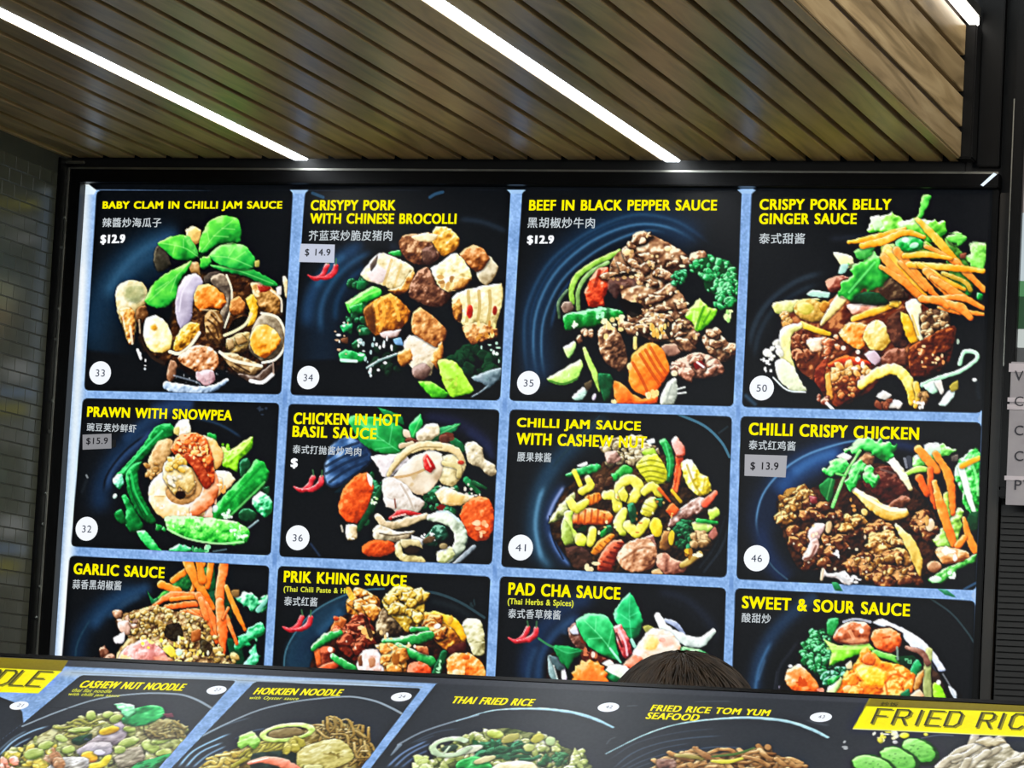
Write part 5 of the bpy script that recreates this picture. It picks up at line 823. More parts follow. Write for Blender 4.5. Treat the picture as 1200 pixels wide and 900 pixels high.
M = dict(
    print=print_mat('printed_film'), slat=wood('oiled_wood', '#8c744c', '#bc9f70', '#d8bd8c', .33), black=mat('black_metal', '#040405', '#08090a', .36, 0, (30, 30, 30), .05, .18),
    wall=mat('dark_paint', '#0a0b0c', '#121414', .6), groove=mat('dark_stain', '#2c1c10', '#3a2616', .7), tile=mat('dark_glazed_tile', '#484a40', '#54564a', .24, 0, (9, 9, 9), .03, .5, 3, .06),
    grout=mat('dark_grout', '#34362e', '#3c3e36', .6), led=glow('led_diffuser', '#f4faff', 14.), led2=glow('led_diffuser_dim', '#fffaf0', 4.), alu=mat('aluminium', '#8c8c84', '#a8a8a0', .35, 1.), steel=mat('zinc_screw', '#707470', '#8c908c', .35, 1.),
    floor=mat('floor_tile', '#3c3c3a', '#4a4a48', .4), counter=mat('counter_laminate', '#141618', '#1c1e20', .45), yellow=glow('yellow_print', '#fff200', 1.), lime=glow('pale_yellow_print', '#dce03c', 1.),
    white=glow('white_print', '#f8fbff', 1.), greyp=glow('grey_white_print', '#c8d0d4', 1.), badge=glow('white_badge_print', '#f6faff', 1.), ink=glow('dark_ink', '#3a4254', 1.), inkk=glow('black_ink', '#16161a', 1.), olive=glow('olive_shadow_print', '#8c8400', 1.),
    inkt=glow('tag_ink', '#2c2a06', 1.), st1=glow('pale_paper', '#c4cadc', 1.), st2=glow('grey_paper', '#8a8a8e', 1.), st3=glow('warm_grey_paper', '#a4a4aa', 1.), stub=glow('black_tape', '#05070a', 1.), gap=glow('light_leak', '#dcecf8', 1.2),
    skin=mat('skin', '#a8745a', '#b88468', .5, 0, (12, 12, 12)), hair=mat('dark_hair', '#1c150e', '#3c2e20', .45, 0, (60, 60, 6), .2), shirt=mat('black_shirt', '#121214', '#1c1c20', .8), trouser=mat('navy_trousers', '#14161e', '#1c1f2a', .8), shoe=mat('black_shoes', '#0a0a0a', '#141414', .4), eye=mat('eye_white', '#d8d4cc', '#e0dcd4', .2), iris=mat('dark_iris', '#1a0f08', '#22140a', .2), lip=mat('lips', '#8c4c44', '#985850', .45),
    sheet=mat('grey_card', '#9a969c', '#a8a4a8', .7), row=mat('pale_strip', '#c4bcc4', '#d0c8cc', .7), cardink=mat('card_ink', '#2c2c34', '#34343c', .7), shutter=mat('shutter_black', '#070707', '#0c0c0c', .5))
# ---------------------------------------------------------------- object helpers
def link(name, me, m=None, parent=None, **props):
    o = bpy.data.objects.new(name, me); COL.objects.link(o)
    if m is not None and me is not None:
        for x in (m if isinstance(m, (list, tuple)) else [m]): me.materials.append(x)
    if parent is not None: o.parent = parent
    for k, v in props.items(): o[k] = v
    return o
def empty(name, loc, **props):
    o = bpy.data.objects.new(name, None); COL.objects.link(o); o.location = loc; o.empty_display_size = .05
    for k, v in props.items(): o[k] = v
    return o
def mesh(name, v, f, mi=None):
    me = bpy.data.meshes.new(name); me.from_pydata([tuple(map(float, p)) for p in v], [], f); me.update()
    if mi is not None: me.polygons.foreach_set('material_index', mi)
    return me
BOXF = [(0, 3, 2, 1), (4, 5, 6, 7), (0, 1, 5, 4), (1, 2, 6, 5), (2, 3, 7, 6), (3, 0, 4, 7)]
def boxes(lst):
    v, f = [], []
    for x0, x1, y0, y1, z0, z1 in lst:
        b = len(v); v += [(x0, y0, z0), (x1, y0, z0), (x1, y1, z0), (x0, y1, z0), (x0, y0, z1), (x1, y0, z1), (x1, y1, z1), (x0, y1, z1)]
        f += [tuple(b + i for i in q) for q in BOXF]
    return v, f
def box(name, dims, m, parent=None, bevel=0., **props):
    """a box with real edges; its origin sits at the middle of its base"""
    x0, x1, y0, y1, z0, z1 = dims; cx, cy = (x0 + x1) / 2, (y0 + y1) / 2
    bm = bmesh.new(); vs = [bm.verts.new(p) for p in boxes([(x0 - cx, x1 - cx, y0 - cy, y1 - cy, 0, z1 - z0)])[0]]
    for q in BOXF: bm.faces.new([vs[i] for i in q])
    if bevel: bmesh.ops.bevel(bm, geom=bm.edges[:], offset=bevel, segments=2, affect='EDGES')
    me = bpy.data.meshes.new(name); bm.to_mesh(me); bm.free()
    o = link(name, me, m, parent, **props); o.location = (cx, cy, z0)
    if parent is not None: o.matrix_parent_inverse = Matrix.Translation(-Vector(parent.location)) if parent.location.length else Matrix()
    return o
def under(o, parent):
    o.parent = parent; o.matrix_parent_inverse = Matrix.Translation(-Vector(parent.location)); return o
# ---------------------------------------------------------------- setting
ZC = 2.722
S_ = 'structure'
box('floor', (-3.2, 4.6, -9.2, .12, -.08, 0), M['floor'], kind=S_)
box('wall_back', (-1.3, 3.4, .0, .1, 0, 3.6), M['wall'], kind=S_)
wl = box('wall_left', (-1.13, -1.044, -2.6, .0, 0, ZC + .02), M['grout'], kind=S_)
TH, TL = .0305, .062
tme = None; rest = []
for r in range(-1, 42):
    z = 1.40 + r * TH
    for c in range(0, 44):
        y1 = -.088 - c * TL - (TL / 2 if r % 2 else 0); y0 = y1 - TL + .002
        if c == 0 and r % 2: rest.append((-1.044, -1.0422, y1 + .003, -.088, z + .0015, z + TH - .0015))
        if z + TH > ZC - .004: continue
        if z < 1.44 or y1 < -.50 or y0 < -2.58:
            if y0 > -2.59: rest.append((-1.044, -1.0422, y0, y1, z + .0015, z + TH - .0015))
            continue
        if tme is None:
            bm = bmesh.new(); vs = [bm.verts.new(p) for p in boxes([(0, .0018, 0, TL - .002, 0, TH - .002)])[0]]
            for q in BOXF: bm.faces.new([vs[i] for i in q])
            bmesh.ops.bevel(bm, geom=[e for e in bm.edges if all(v.co.x > .001 for v in e.verts)], offset=.0007, segments=1, affect='EDGES')
            tme = bpy.data.meshes.new('tile'); bm.to_mesh(tme); bm.free(); tme.materials.append(M['tile'])
        o = under(bpy.data.objects.new('tile', tme), wl); COL.objects.link(o); o.location = (-1.044, y0, z + .0015)
        o.rotation_euler = (0, random.uniform(-.004, .004), random.uniform(-.004, .004))
v, f = boxes(rest); under(link('tile_field', mesh('tile_field', v, f), M['tile'], None, kind='stuff'), wl)
# ceiling of timber slats with a stained backing; two light channels run between them
ce = box('ceiling', (-1.044, .957, -2.6, -.0, ZC + .022, ZC + .06), M['groove'], kind=S_)
GR = [-1.022, -.947, -.872, -.797, -.722, -.648, -.573, -.495, -.419, -.343, -.267, -.192, -.117, -.045, .031, .106, .181, .256, .339, .411, .486, .561, .636, .709, .781, .853, .924]
edges = [-1.044] + GR + [.957]
for i, (a, b) in enumerate(zip(edges[:-1], edges[1:])):
    l0 = .0185 if a in (-.495, .339) else .0075; r0 = .0185 if b in (-.495, .339) else .0075
    if i == 0: l0 = 0
    if b == .957: r0 = 0
    under(box('slat', (a + l0, b - r0, -2.6, -.045, ZC, ZC + .022), M['slat'], bevel=.0012), ce)
for x, n in ((-.495, 'left'), (.339, 'right')):
    t = empty('ceiling_light', (x, -1.3, ZC), label='long white light strip in the slatted ceiling, %s of the two' % n, category='light', group='light strips in the slatted ceiling')
    under(box('diffuser', (x - .016, x + .016, -2.6, -.03, ZC - .001, ZC + .008), M['led'], bevel=.002), t)
    under(box('housing', (x - .018, x + .018, -2.6, -.028, ZC + .008, ZC + .0219), M['alu']), t)
# side face of the slatted bulkhead, right of the ceiling
fa = box('trim_1', (.93, .945, -2.6, -.0, ZC + .06, 3.06), M['groove'], kind=S_)
for a, b in ((ZC + .002, 2.776), (2.787, 2.849), (2.860, 2.924), (2.935, 2.998)):
    under(box('slat', (.945 if a > 2.775 else .9575, .961, -2.6, -.088, a, b), M['slat'], bevel=.0012), fa)
t = empty('ceiling_light', (.98, -1.3, 3.0), label='white light strip along the top of the bulkhead side, top right', category='light')
under(box('diffuser', (.963, .983, -2.6, -.06, 3.002, 3.02), M['led2'], bevel=.002), t); under(box('housing', (.961, .985, -2.6, -.058, 3.02, 3.04), M['alu']), t)
box('trim_2', (.947, .984, -.086, -.03, ZC, 3.0), M['black'], bevel=.003, kind=S_)
box('trim_3', (.984, 1.03, -.03, -.001, 2.715, 3.4), M['black'], bevel=.002, kind=S_)
box('trim_8', (-1.044, .957, -.014, -.001, 2.7005, ZC + .015), M['wall'], kind=S_)
box('trim_6', (-1.04, -.992, -.062, -.05, 2.7065, 2.7125), M['alu'], bevel=.002, kind=S_)
# corner angle at the end of the tiled wall, with screws
ca = box('trim_4', (-1.0435, -1.037, -.086, -.001, 0, 2.716), M['black'], bevel=.001, kind=S_)
bm = bmesh.new(); bmesh.ops.create_cone(bm, cap_ends=True, segments=10, radius1=.0055, radius2=.004, depth=.004); sme = bpy.data.meshes.new('screw'); bm.to_mesh(sme); bm.free(); sme.materials.append(M['steel'])
for i in range(18):
    o = under(bpy.data.objects.new('screw', sme), ca); COL.objects.link(o); o.location = (-1.0362, -.05 + .006 * (i % 3 - 1), 1.50 + i * .068); o.rotation_euler = (0, PI / 2, 0)
box('trim_5', (-1.0365, -1.031, -.05, -.002, 0, 2.70), M['alu'], bevel=.001, kind=S_)
# ---------------------------------------------------------------- printed films
def lin_arr(im):
    im = np.clip(im, 0, 1); return np.where(im <= .04045, im / 12.92, ((im + .055) / 1.055) ** 2.4)
def film_mesh(name, mask, img, P):
    """mesh of the cells in mask; P(i, j) gives world points of canvas columns and rows; colours are point colours"""
    H, W = mask.shape; idx = np.arange((H + 1) * (W + 1)).reshape(H + 1, W + 1)
    r, c = np.nonzero(mask); q = np.stack([idx[r, c], idx[r + 1, c], idx[r + 1, c + 1], idx[r, c + 1]], 1)
    u, inv = np.unique(q, return_inverse=True); inv = inv.reshape(q.shape)
    j, i = np.divmod(u, W + 1); co = P(i, j)
    me = bpy.data.meshes.new(name); n = len(q)
    me.vertices.add(len(u)); me.vertices.foreach_set('co', co.astype(np.float32).ravel())
    me.loops.add(4 * n); me.loops.foreach_set('vertex_index', inv.astype(np.int32).ravel())
    me.polygons.add(n); me.polygons.foreach_set('loop_start', (np.arange(n) * 4).astype(np.int32))
    me.update(calc_edges=True)
    ca = me.color_attributes.new('print', 'FLOAT_COLOR', 'POINT')
    jj, ii = np.minimum(j, H - 1), np.minimum(i, W - 1)
    col = np.ones((len(u), 4), np.float32); col[:, :3] = lin_arr(img[jj, ii]); ca.data.foreach_set('color', col.ravel())
    me.materials.append(M['print']); return me
def in_quad(q, W, H):
    q = np.array(q); Y, X = np.mgrid[0:H, 0:W]; X = X + .5; Y = Y + .5; ins = np.zeros((H, W), bool)
    for (ax, ay), (bx, by) in zip(q, np.roll(q, -1, 0)):
        if ay != by: ins ^= ((ay <= Y) != (by <= Y)) & (X < ax + (Y - ay) * ((bx - ax) / (by - ay)))
    return ins
# lettering: font outlines turned into flat meshes on the film planes
_GL = {}
def glyphs(body, bold=.03, word=1.25, shear=0.):
    k = (body, bold, word, shear)
    if k not in _GL:
        c = bpy.data.curves.new('lettering', 'FONT'); c.body = body; c.size = 1; c.offset = 0; c.space_word = word; c.space_character = 1.1; c.shear = shear; c.resolution_u = 4
        o = bpy.data.objects.new('lettering', c); COL.objects.link(o)
        dg = bpy.context.evaluated_depsgraph_get(); dg.update(); me = bpy.data.meshes.new_from_object(o.evaluated_get(dg))
        v = np.array([p.co[:2] for p in me.vertices]); f = [tuple(p.vertices) for p in me.polygons]
        bpy.data.objects.remove(o); bpy.data.curves.remove(c); bpy.data.meshes.remove(me)
        v -= v.min(0); v /= v.max(0); _GL[k] = (v, f)
    return _GL[k]
def fat(b): return [(0, 0)] if b < .005 else [(-1, -.5), (1, -.5), (-1, .5), (1, .5), (0, 0)]   # heavier strokes by a few shifted copies
def wall_pts(px, off): 
    p = on_wall(px, FILM_Y); p[:, 1] = FILM_Y - off; return p
def wall_text(lines, off=.0007, bold=.03, mi=0):
    """lines: (text, left px, right px, cap height px); returns verts, faces in world space on the menu film"""
    V_, F_ = [], []
    for body, a, b, h in lines:
        v, f = glyphs(body); q = wall_pts([a, b, (a[0], a[1] - h)], off)
        up = np.array([0, 0, q[2, 2] - q[0, 2]]); e = bold * up[2]
        for dx, dz in fat(bold):
            n = len(V_); V_ += list(q[0] + v[:, :1] * (q[1] - q[0]) + v[:, 1:] * up + np.array([dx * e, 0, dz * e])); F_ += [tuple(n + i for i in t) for t in f]
    return V_, F_
def disc(c, r, off, n=28):
    q = wall_pts([c, (c[0] + r, c[1])], off); R = q[1, 0] - q[0, 0]; t = np.arange(n) * 2 * PI / n
    return [q[0] + np.array([R * math.cos(a), 0, R * math.sin(a)]) for a in t], [tuple(range(n - 1, -1, -1))]
def joined(*parts):
    """parts: ((verts, faces), material index)"""
    V_, F_, I_ = [], [], []
    for (v, f), mi in parts:
        n = len(V_); V_ += list(v); F_ += [tuple(n + i for i in t) for t in f]; I_ += [mi] * len(f)
    return V_, F_, I_
def flip(me):
    """make flat faces look at the viewer"""
    bm = bmesh.new(); bm.from_mesh(me); bad = [f for f in bm.faces if f.normal.dot(FACE) < 0]; bmesh.ops.reverse_faces(bm, faces=bad); bm.to_mesh(me); bm.free(); return me
FACE = Vector((0, -1, 0))
def slab(quad_px, off, th=.0004):
    """thin paper sticker with real thickness"""
    a = wall_pts(quad_px, off + th); b = wall_pts(quad_px, off)
    return list(a) + list(b), [(0, 3, 2, 1), (0, 1, 5, 4), (1, 2, 6, 5), (2, 3, 7, 6), (3, 0, 4, 7)]
WALL_IMG = paint_wall()
board = empty('menu_lightbox', (0, -.012, 1.40), label='large wall lightbox of twelve dish panels in a black frame under the slatted ceiling', category='menu board')
Pw = lambda i, j: np.stack([FX0 + (i - .0) * CELL, np.full(len(i), FILM_Y), FZ1 - j * CELL], 1)
TITLES = {
 'clam': dict(no=('33', (117.5, 437), 12.7), t=[('BABY CLAM IN CHILLI JAM SAUCE', (120.5, 247), (330, 247), 10.8)], s=[('辣醬炒海瓜子', (120, 266.3), (188.7, 266.3), 11)], p=('$12.9', (118.2, 286.5), (145.7, 286), 11), d='clams under green basil leaves'),
 'brocolli': dict(no=('34', (361.2, 442.5), 13), t=[('CRISYPY PORK', (364.5, 246.3), (463, 246.3), 11.6), ('WITH CHINESE BROCOLLI', (363.7, 261.8), (534.2, 262.3), 11.6)], s=[('芥蓝菜炒脆皮猪肉', (361.7, 282), (459.2, 282), 12)], st=('$ 14.9', [(352.5, 285.7), (392.5, 286.7), (391.7, 308), (350.5, 307)], (357.5, 300.7), (387, 300.9), 9, 'st1'), d='fried pork cubes with greens'),
 'beef': dict(no=('35', (619.5, 448.7), 13.5), t=[('BEEF IN BLACK PEPPER SAUCE', (620.5, 246.5), (839.5, 246.5), 12)], s=[('黑胡椒炒牛肉', (618.2, 267), (696.7, 267.5), 12.4)], p=('$12.9', (618.2, 286.7), (648.2, 286.7), 10.5), d='brown beef with broccoli and carrot'),
 'belly': dict(no=('50', (892.7, 454.7), 14.3), t=[('CRISPY PORK BELLY', (890.5, 245.7), (1043.7, 245.7), 12.2), ('GINGER SAUCE', (890, 262.5), (1003.2, 262.5), 12.2)], s=[('泰式甜酱', (889.5, 285.7), (943, 285.7), 12.5)], d='saucy pork under shredded carrot'),
 'prawn': dict(no=('32', (101.7, 619.7), 13), t=[('PRAWN WITH SNOWPEA', (102.5, 488.2), (271.2, 492.7), 11.6)], s=[('豌豆荚炒鲜虾', (101.7, 505), (159.5, 507), 9.5)], st=('$15.9', [(97, 509.5), (130.7, 508.2), (130.7, 525.5), (97, 527)], (101.2, 521.7), (126.2, 521.3), 8.6, 'st2'), d='curled prawns on green pea pods'),
 'basil': dict(no=('36', (349, 630.2), 13.8), t=[('CHICKEN IN HOT', (344.5, 496.7), (468.7, 498.9), 13), ('BASIL SAUCE', (343.2, 511.7), (440.5, 514.7), 12.6)], s=[('泰式打抛酱炒鸡肉', (343, 531.2), (423, 534.5), 10)], p=('$', (341.2, 548.7), (348, 548.9), 11.5), d='pale chicken with carrot slices'),
 'cashew_nut': dict(no=('41', (610.2, 641.7), 14.5), t=[('CHILLI JAM SAUCE', (606.2, 503.2), (750, 507.7), 13.4), ('WITH CASHEW NUT', (605.7, 520.7), (757, 525.2), 13.4)], s=[('腰果辣酱', (606.2, 540.5), (645.7, 541.8), 11)], d='yellow cashews and mixed vegetables'),
 'chicken': dict(no=('46', (886.7, 654.2), 15), t=[('CHILLI CRISPY CHICKEN', (878, 509.5), (1076.2, 515.4), 14)], s=[('泰式红鸡酱', (877.5, 526.7), (932, 528.3), 11)], st=('$ 13.9', [(873, 532.5), (922.5, 534), (920.7, 559.5), (872.5, 557.5)], (879.5, 551.4), (912, 552.2), 10, 'st3'), d='brown fried chicken with salad'),
 'garlic': dict(t=[('GARLIC SAUCE', (86.7, 672.5), (192, 677.5), 12.6)], s=[('蒜香黑胡椒酱', (85, 690), (142, 691.8), 11)], d='garlic meat under orange carrot shreds'),
 'prik': dict(t=[('PRIK KHING SAUCE', (333, 682), (475.7, 687.6), 13)], u=[('(Thai Chili Paste & He', (332.5, 695), (408, 697.4), 8)], s=[('泰式红酱', (333, 709.5), (371.7, 710.8), 10.6)], d='fried pieces with green beans'),
 'padcha': dict(t=[('PAD CHA SAUCE', (596.2, 696.7), (726.2, 702.6), 14)], u=[('(Thai Herbs & Spices)', (595, 710), (671.7, 712.6), 9)], s=[('泰式香草辣酱', (595.5, 724.2), (656.7, 726.3), 11)], d='large green leaves and prawn'),
 'sour': dict(t=[('SWEET & SOUR SAUCE', (870, 712.5), (1065.5, 722.2), 14)], s=[('酸甜炒', (869.2, 729.2), (903, 730.6), 11)], d='broccoli and orange chicken in a dark bowl')}
taken = np.zeros((FH, FW), bool)
for k, q in PANELS.items():
    d = TITLES[k]; m = in_quad(map_wall(q), FW, FH) & ~taken; taken |= m
    pn = under(link('menu_panel', film_mesh('menu_panel', m, WALL_IMG, Pw), None, None, label='black panel headed %s, picturing %s' % (' '.join(x[0] for x in d['t']), d['d'])), board)
    sub = lambda n, vf, mm, **kw: link(n, flip(mesh(n, *vf)), mm, pn, **kw)
    sub('title_lettering', wall_text(d['t'], bold=.05), M['yellow']); sub('chinese_lettering', wall_text(d['s'], bold=.012), M['greyp'])
    if 'u' in d: sub('subtitle_lettering', wall_text(d['u'], bold=.03), M['lime'])
    if 'p' in d: sub('price_lettering', wall_text([d['p']], bold=.07), M['white'])
    if 'no' in d:
        n, c, r = d['no']; w = r * .42
        sub('number_badge', joined((disc(c, r, .0006), 0), (wall_text([(n, (c[0] - w, c[1] + 4.3), (c[0] + w, c[1] + 4.5), 8.4)], .0012, .005), 1)), [M['badge'], M['ink']])
    if 'st' in d:
        n, qd, a, b, h, mm = d['st']
        sub('price_sticker', joined((slab(qd, .0006), 0), (wall_text([(n, a, b, h)], .0014, .02), 1)), [M[mm], M['inkk']], label='grey paper price sticker reading %s' % n)
        if k == 'prawn': sub('tape_stub', slab([(130.9, 515.5), (136, 515.3), (136, 524.3), (130.9, 524.6)], .0006), M['stub'])
under(link('backing_film', film_mesh('backing_film', ~taken, WALL_IMG, Pw), None, None, label='blue grey printed ground between the dish panels'), board)
under(box('lightbox_case', (-1.022, 1.028, -.0115, -.0005, 1.452, 2.668), M['black']), board)
for dims in ((-1.0305, 1.033, -.046, -.0005, 2.6685, 2.700), (-1.0305, 1.033, -.03, -.0005, 1.40, 1.449), (-1.0305, -1.006, -.046, -.0125, 1.449, 2.6685), (1.0185, 1.032, -.026, -.0005, 1.449, 2.6685)):
    under(box('frame_rail', dims, M['black'], bevel=.002), board)
under(box('edge_strip', (-1.0305, 1.033, -.0475, -.0445, 2.6965, 2.7008), M['alu']), board)  # added strip on the rail top, there to mirror the ceiling lights as a highlight
v = wall_pts([(1152.5, 220), (1155.5, 221.5), (1171.5, 207.5), (1168, 205.8)], .036); v2 = v + np.array([0, .004, 0])
under(link('mitre_gap', mesh('mitre_gap', list(v) + list(v2), [(0, 3, 2, 1), (0, 1, 5, 4), (1, 2, 6, 5), (2, 3, 7, 6), (3, 0, 4, 7), (4, 5, 6, 7)]), M['gap'], None, label='white light leaking through the frame corner'), board)
# ---------------------------------------------------------------- counter with a sloping lightbox
CIMG = paint_counter()
o0 = np.array([0, CTY, CTZ])
def ctr(x, s, off=0.): return o0 + np.stack([x, np.zeros(len(x)), np.zeros(len(x))], 1) - np.asarray(s)[:, None] * T_DIR + off * T_NOR
LMAX = (CH) * CDS - .012
cx0, cx1 = CX0 - .0, CX0 + CW * CDX
cb = empty('counter_lightbox', (.6, -2.2, 1.2), label='sloping black lightbox of noodle and rice panels along the counter top', category='menu board')
Pc = lambda i, j: ctr(CX0 + i * CDX, j * CDS - .012)
FACE = Vector(T_NOR)
mc = np.ones((CH, CW), bool); sM = np.array([[j * CDS - .012] * 2 for j in range(CH)])[:, :1] > 0
mc &= sM; tk = ~mc
def cquad(q): return in_quad(map_counter(q), CW, CH)
def prism(x0, x1, s0, s1, d0, d1):
    """box in the slope's own frame"""
    v = [ctr(np.array([x]), [s], d)[0] for d in (d0, d1) for x, s in ((x0, s0), (x1, s0), (x1, s1), (x0, s1))]
    return v, [(0, 1, 2, 3), (7, 6, 5, 4), (0, 4, 5, 1), (1, 5, 6, 2), (2, 6, 7, 3), (3, 7, 4, 0)]
def dyds(p):
    x, s = on_counter([p]); 
    def pr(P): q = CAM_R @ (P - CAM_P); return 450 + CAM_F * q[1] / q[2]
    a, b = ctr(x, s)[0], ctr(x, s - .01)[0]; return (pr(a) - pr(b)) / .01
def ctr_text(lines, off=.0007, bold=.03, word=1.25):
    V_, F_ = [], []
    for body, a, b, h in lines:
        v, f = glyphs(body, 0, word); x, s = on_counter([a, b]); hs = h / dyds(a)
        for dx, ds in fat(bold):
            n = len(V_); V_ += list(ctr(x[0] + v[:, 0] * (x[1] - x[0]) + dx * bold * hs * .6, s[0] + v[:, 0] * (s[1] - s[0]) - v[:, 1] * hs + ds * bold * hs * .6, off)); F_ += [tuple(n + i for i in t) for t in f]
    return V_, F_
def cdisc(c, r, off, n=26):
    x, s = on_counter([c, (c[0] + r, c[1])]); R = x[1] - x[0]; t = np.arange(n) * 2 * PI / n
    return list(ctr(x[0] + R * np.cos(t), s[0] + R * np.sin(t), off)), [tuple(range(n))]
STRK = {'F': [(0, 0, 0, 1), (0, 1, 1, 1), (0, .52, .8, .52)], 'R': [(0, 0, 0, 1), (0, 1, .78, 1), (.78, 1, 1, .86), (1, .86, 1, .62), (1, .62, .8, .48), (.8, .48, 0, .48), (.55, .48, 1, 0)], 'I': [(.5, 0, .5, 1)],
        'E': [(0, 0, 0, 1), (0, 1, 1, 1), (0, .52, .8, .52), (0, 0, 1, 0)], 'D': [(0, 0, 0, 1), (0, 1, .72, 1), (.72, 1, 1, .8), (1, .8, 1, .2), (1, .2, .72, 0), (.72, 0, 0, 0)],
        'C': [(1, .82, .75, 1), (.75, 1, .22, 1), (.22, 1, 0, .8), (0, .8, 0, .2), (0, .2, .22, 0), (.22, 0, .75, 0), (.75, 0, 1, .18)], 'L': [(0, 0, 0, 1), (0, 0, 1, 0)],
        'N': [(0, 0, 0, 1), (0, 1, 1, 0), (1, 0, 1, 1)], 'O': [(.22, 1, .78, 1), (.78, 1, 1, .8), (1, .8, 1, .2), (1, .2, .78, 0), (.78, 0, .22, 0), (.22, 0, 0, .2), (0, .2, 0, .8), (0, .8, .22, 1)]}
def angular(word, a, step_px, w_px, h_px, slope, off, dx=0., ds=0., wd=.0022):
    """thin angular capitals built from straight strokes on the slope"""
    V_, F_ = [], []
    for i, ch in enumerate(word):
        if ch == ' ': continue
        p = (a[0] + step_px[i], a[1] + step_px[i] * slope); x, s = on_counter([p, (p[0] + w_px, p[1] + w_px * slope)]); W = x[1] - x[0]; hs = h_px / dyds(p)
        for ax, ay, bx, by in STRK[ch]:
            A = np.array([x[0] + ax * W + dx, s[0] - ay * hs + ds]); B = np.array([x[0] + bx * W + dx, s[0] - by * hs + ds]); d = (B - A) / np.hypot(*(B - A)); n = np.array([-d[1], d[0]]) * wd; A = A - d * wd; B = B + d * wd
            q = np.array([A - n, B - n, B + n, A + n]); k = len(V_); V_ += list(ctr(q[:, 0], q[:, 1], off)); F_.append((k, k + 1, k + 2, k + 3))
    return V_, F_
YQ = [[(-140, 764), (80, 774), (72, 786.8), (45, 812.5), (-140, 807)], [(1022, 812), (1400, 829), (1400, 873), (999.5, 853.8), (1014.5, 828)]]
CT = {'cashew': ('black counter panel headed CASHEW NUT NOODLE with pale noodles', [('CASHEW NUT NOODLE', (92, 806), (212.5, 809.9), 8)], [('thai flat noodle', (83.3, 811), (129.2, 812.6), 4), ('with chilli jam sauce', (78.3, 816.2), (138, 818.3), 4.2)], [('27', (253.8, 809.2), 11.5)]),
      'hokkien': ('black counter panel headed HOKKIEN NOODLE with onion ring and prawn', [('HOKKIEN NOODLE', (296.7, 814), (397.5, 816), 7.6)], [('with Oyster sauce', (290.5, 820.8), (348, 821.9), 4.6)], [('24', (470.3, 817), 12)]),
      'rice': ('wide black counter panel with THAI FRIED RICE and TOM YUM SEAFOOD dishes', [('THAI FRIED RICE', (528, 824.5), (622.5, 827.8), 8), ('FRIED RICE TOM YUM', (762, 833.3), (900, 839.5), 7), ('SEAFOOD', (756.5, 842.7), (817, 845.3), 7.4)], [], [('42', (713, 829.2), 12.6), ('43', (962, 840.8), 13)]),
      'left': ('black counter panel at the far left, mostly out of view', [], [], [('21', (22.5, 827.2), 10.8)])}
order = [('tag', YQ[0]), ('tag', YQ[1])] + [(k, COUNTER_PANELS[k]) for k in ('cashew', 'hokkien', 'rice', 'left')]
for k, q in order:
    m = cquad(q) & ~tk; tk |= m
    if k == 'tag':
        left = q[0][0] < 0
        pn = under(link('heading_tag', film_mesh('heading_tag', m, CIMG, Pc), None, None, label='yellow heading band reading %s in angular capitals' % ('NOODLE, far left' if left else 'FRIED RICE')), cb)
        if left: w, a, st = 'NOODLE', (30, 804), [-96, -77, -58, -39, -19.5, 0]
        else: w, a, st = 'FRIED RICE', (1021.5, 848), [0, 23.5, 44, 62.5, 85, 0, 123, 141, 160, 183]
        b1 = angular(w, a, st, 15.5, 17, .037, .0006, .0028, .0030, .0024); b2 = angular(w, a, st, 15.5, 17, .037, .0010, wd=.0019)
        parts = [(b1, 0), (b2, 1)] + ([] if left else [(ctr_text([('炒饭', (1031, 828), (1051.5, 828.9), 5)], .0008, .03), 1)])
        link('heading_lettering', flip(mesh('heading_lettering', *joined(*parts))), [M['olive'], M['inkt']], pn); continue
    lab, tt, uu, bb = CT[k]
    pn = under(link('menu_panel', film_mesh('menu_panel', m, CIMG, Pc), None, None, label=lab), cb)
    for ts in ([tt[:1], tt[1:]] if k == 'rice' else [tt] if tt else []): link('title_lettering', flip(mesh('title_lettering', *ctr_text(ts, bold=.055))), M['yellow'], pn)
    if uu: link('subtitle_lettering', flip(mesh('subtitle_lettering', *ctr_text(uu, bold=.03))), M['lime'], pn)
    for n, c, r in bb:
        link('number_badge', flip(mesh('number_badge', *joined((cdisc(c, r, .0006), 0), (ctr_text([(n, (c[0] - r * .3, c[1] + 1.6), (c[0] + r * .3, c[1] + 1.8), 3.4)], .0012, .0), 1)))), [M['badge'], M['ink']], pn)
under(link('backing_film', film_mesh('backing_film', ~tk, CIMG, Pc), None, None, label='blue grey printed ground between the counter panels'), cb)
v, f = prism(cx0 - .006, cx1 + .006, -.006, LMAX + .02, -.07, -.0012); under(link('lightbox_case', mesh('lightbox_case', v, f), M['black']), cb)
for s0, s1 in ((-.012, -.0005), (LMAX + .001, LMAX + .022)):
    v, f = prism(cx0 - .008, cx1 + .008, s0, s1, -.07, .004 if s0 > 0 else .0008); under(link('frame_rail', mesh('frame_rail', v, f), M['black']), cb)
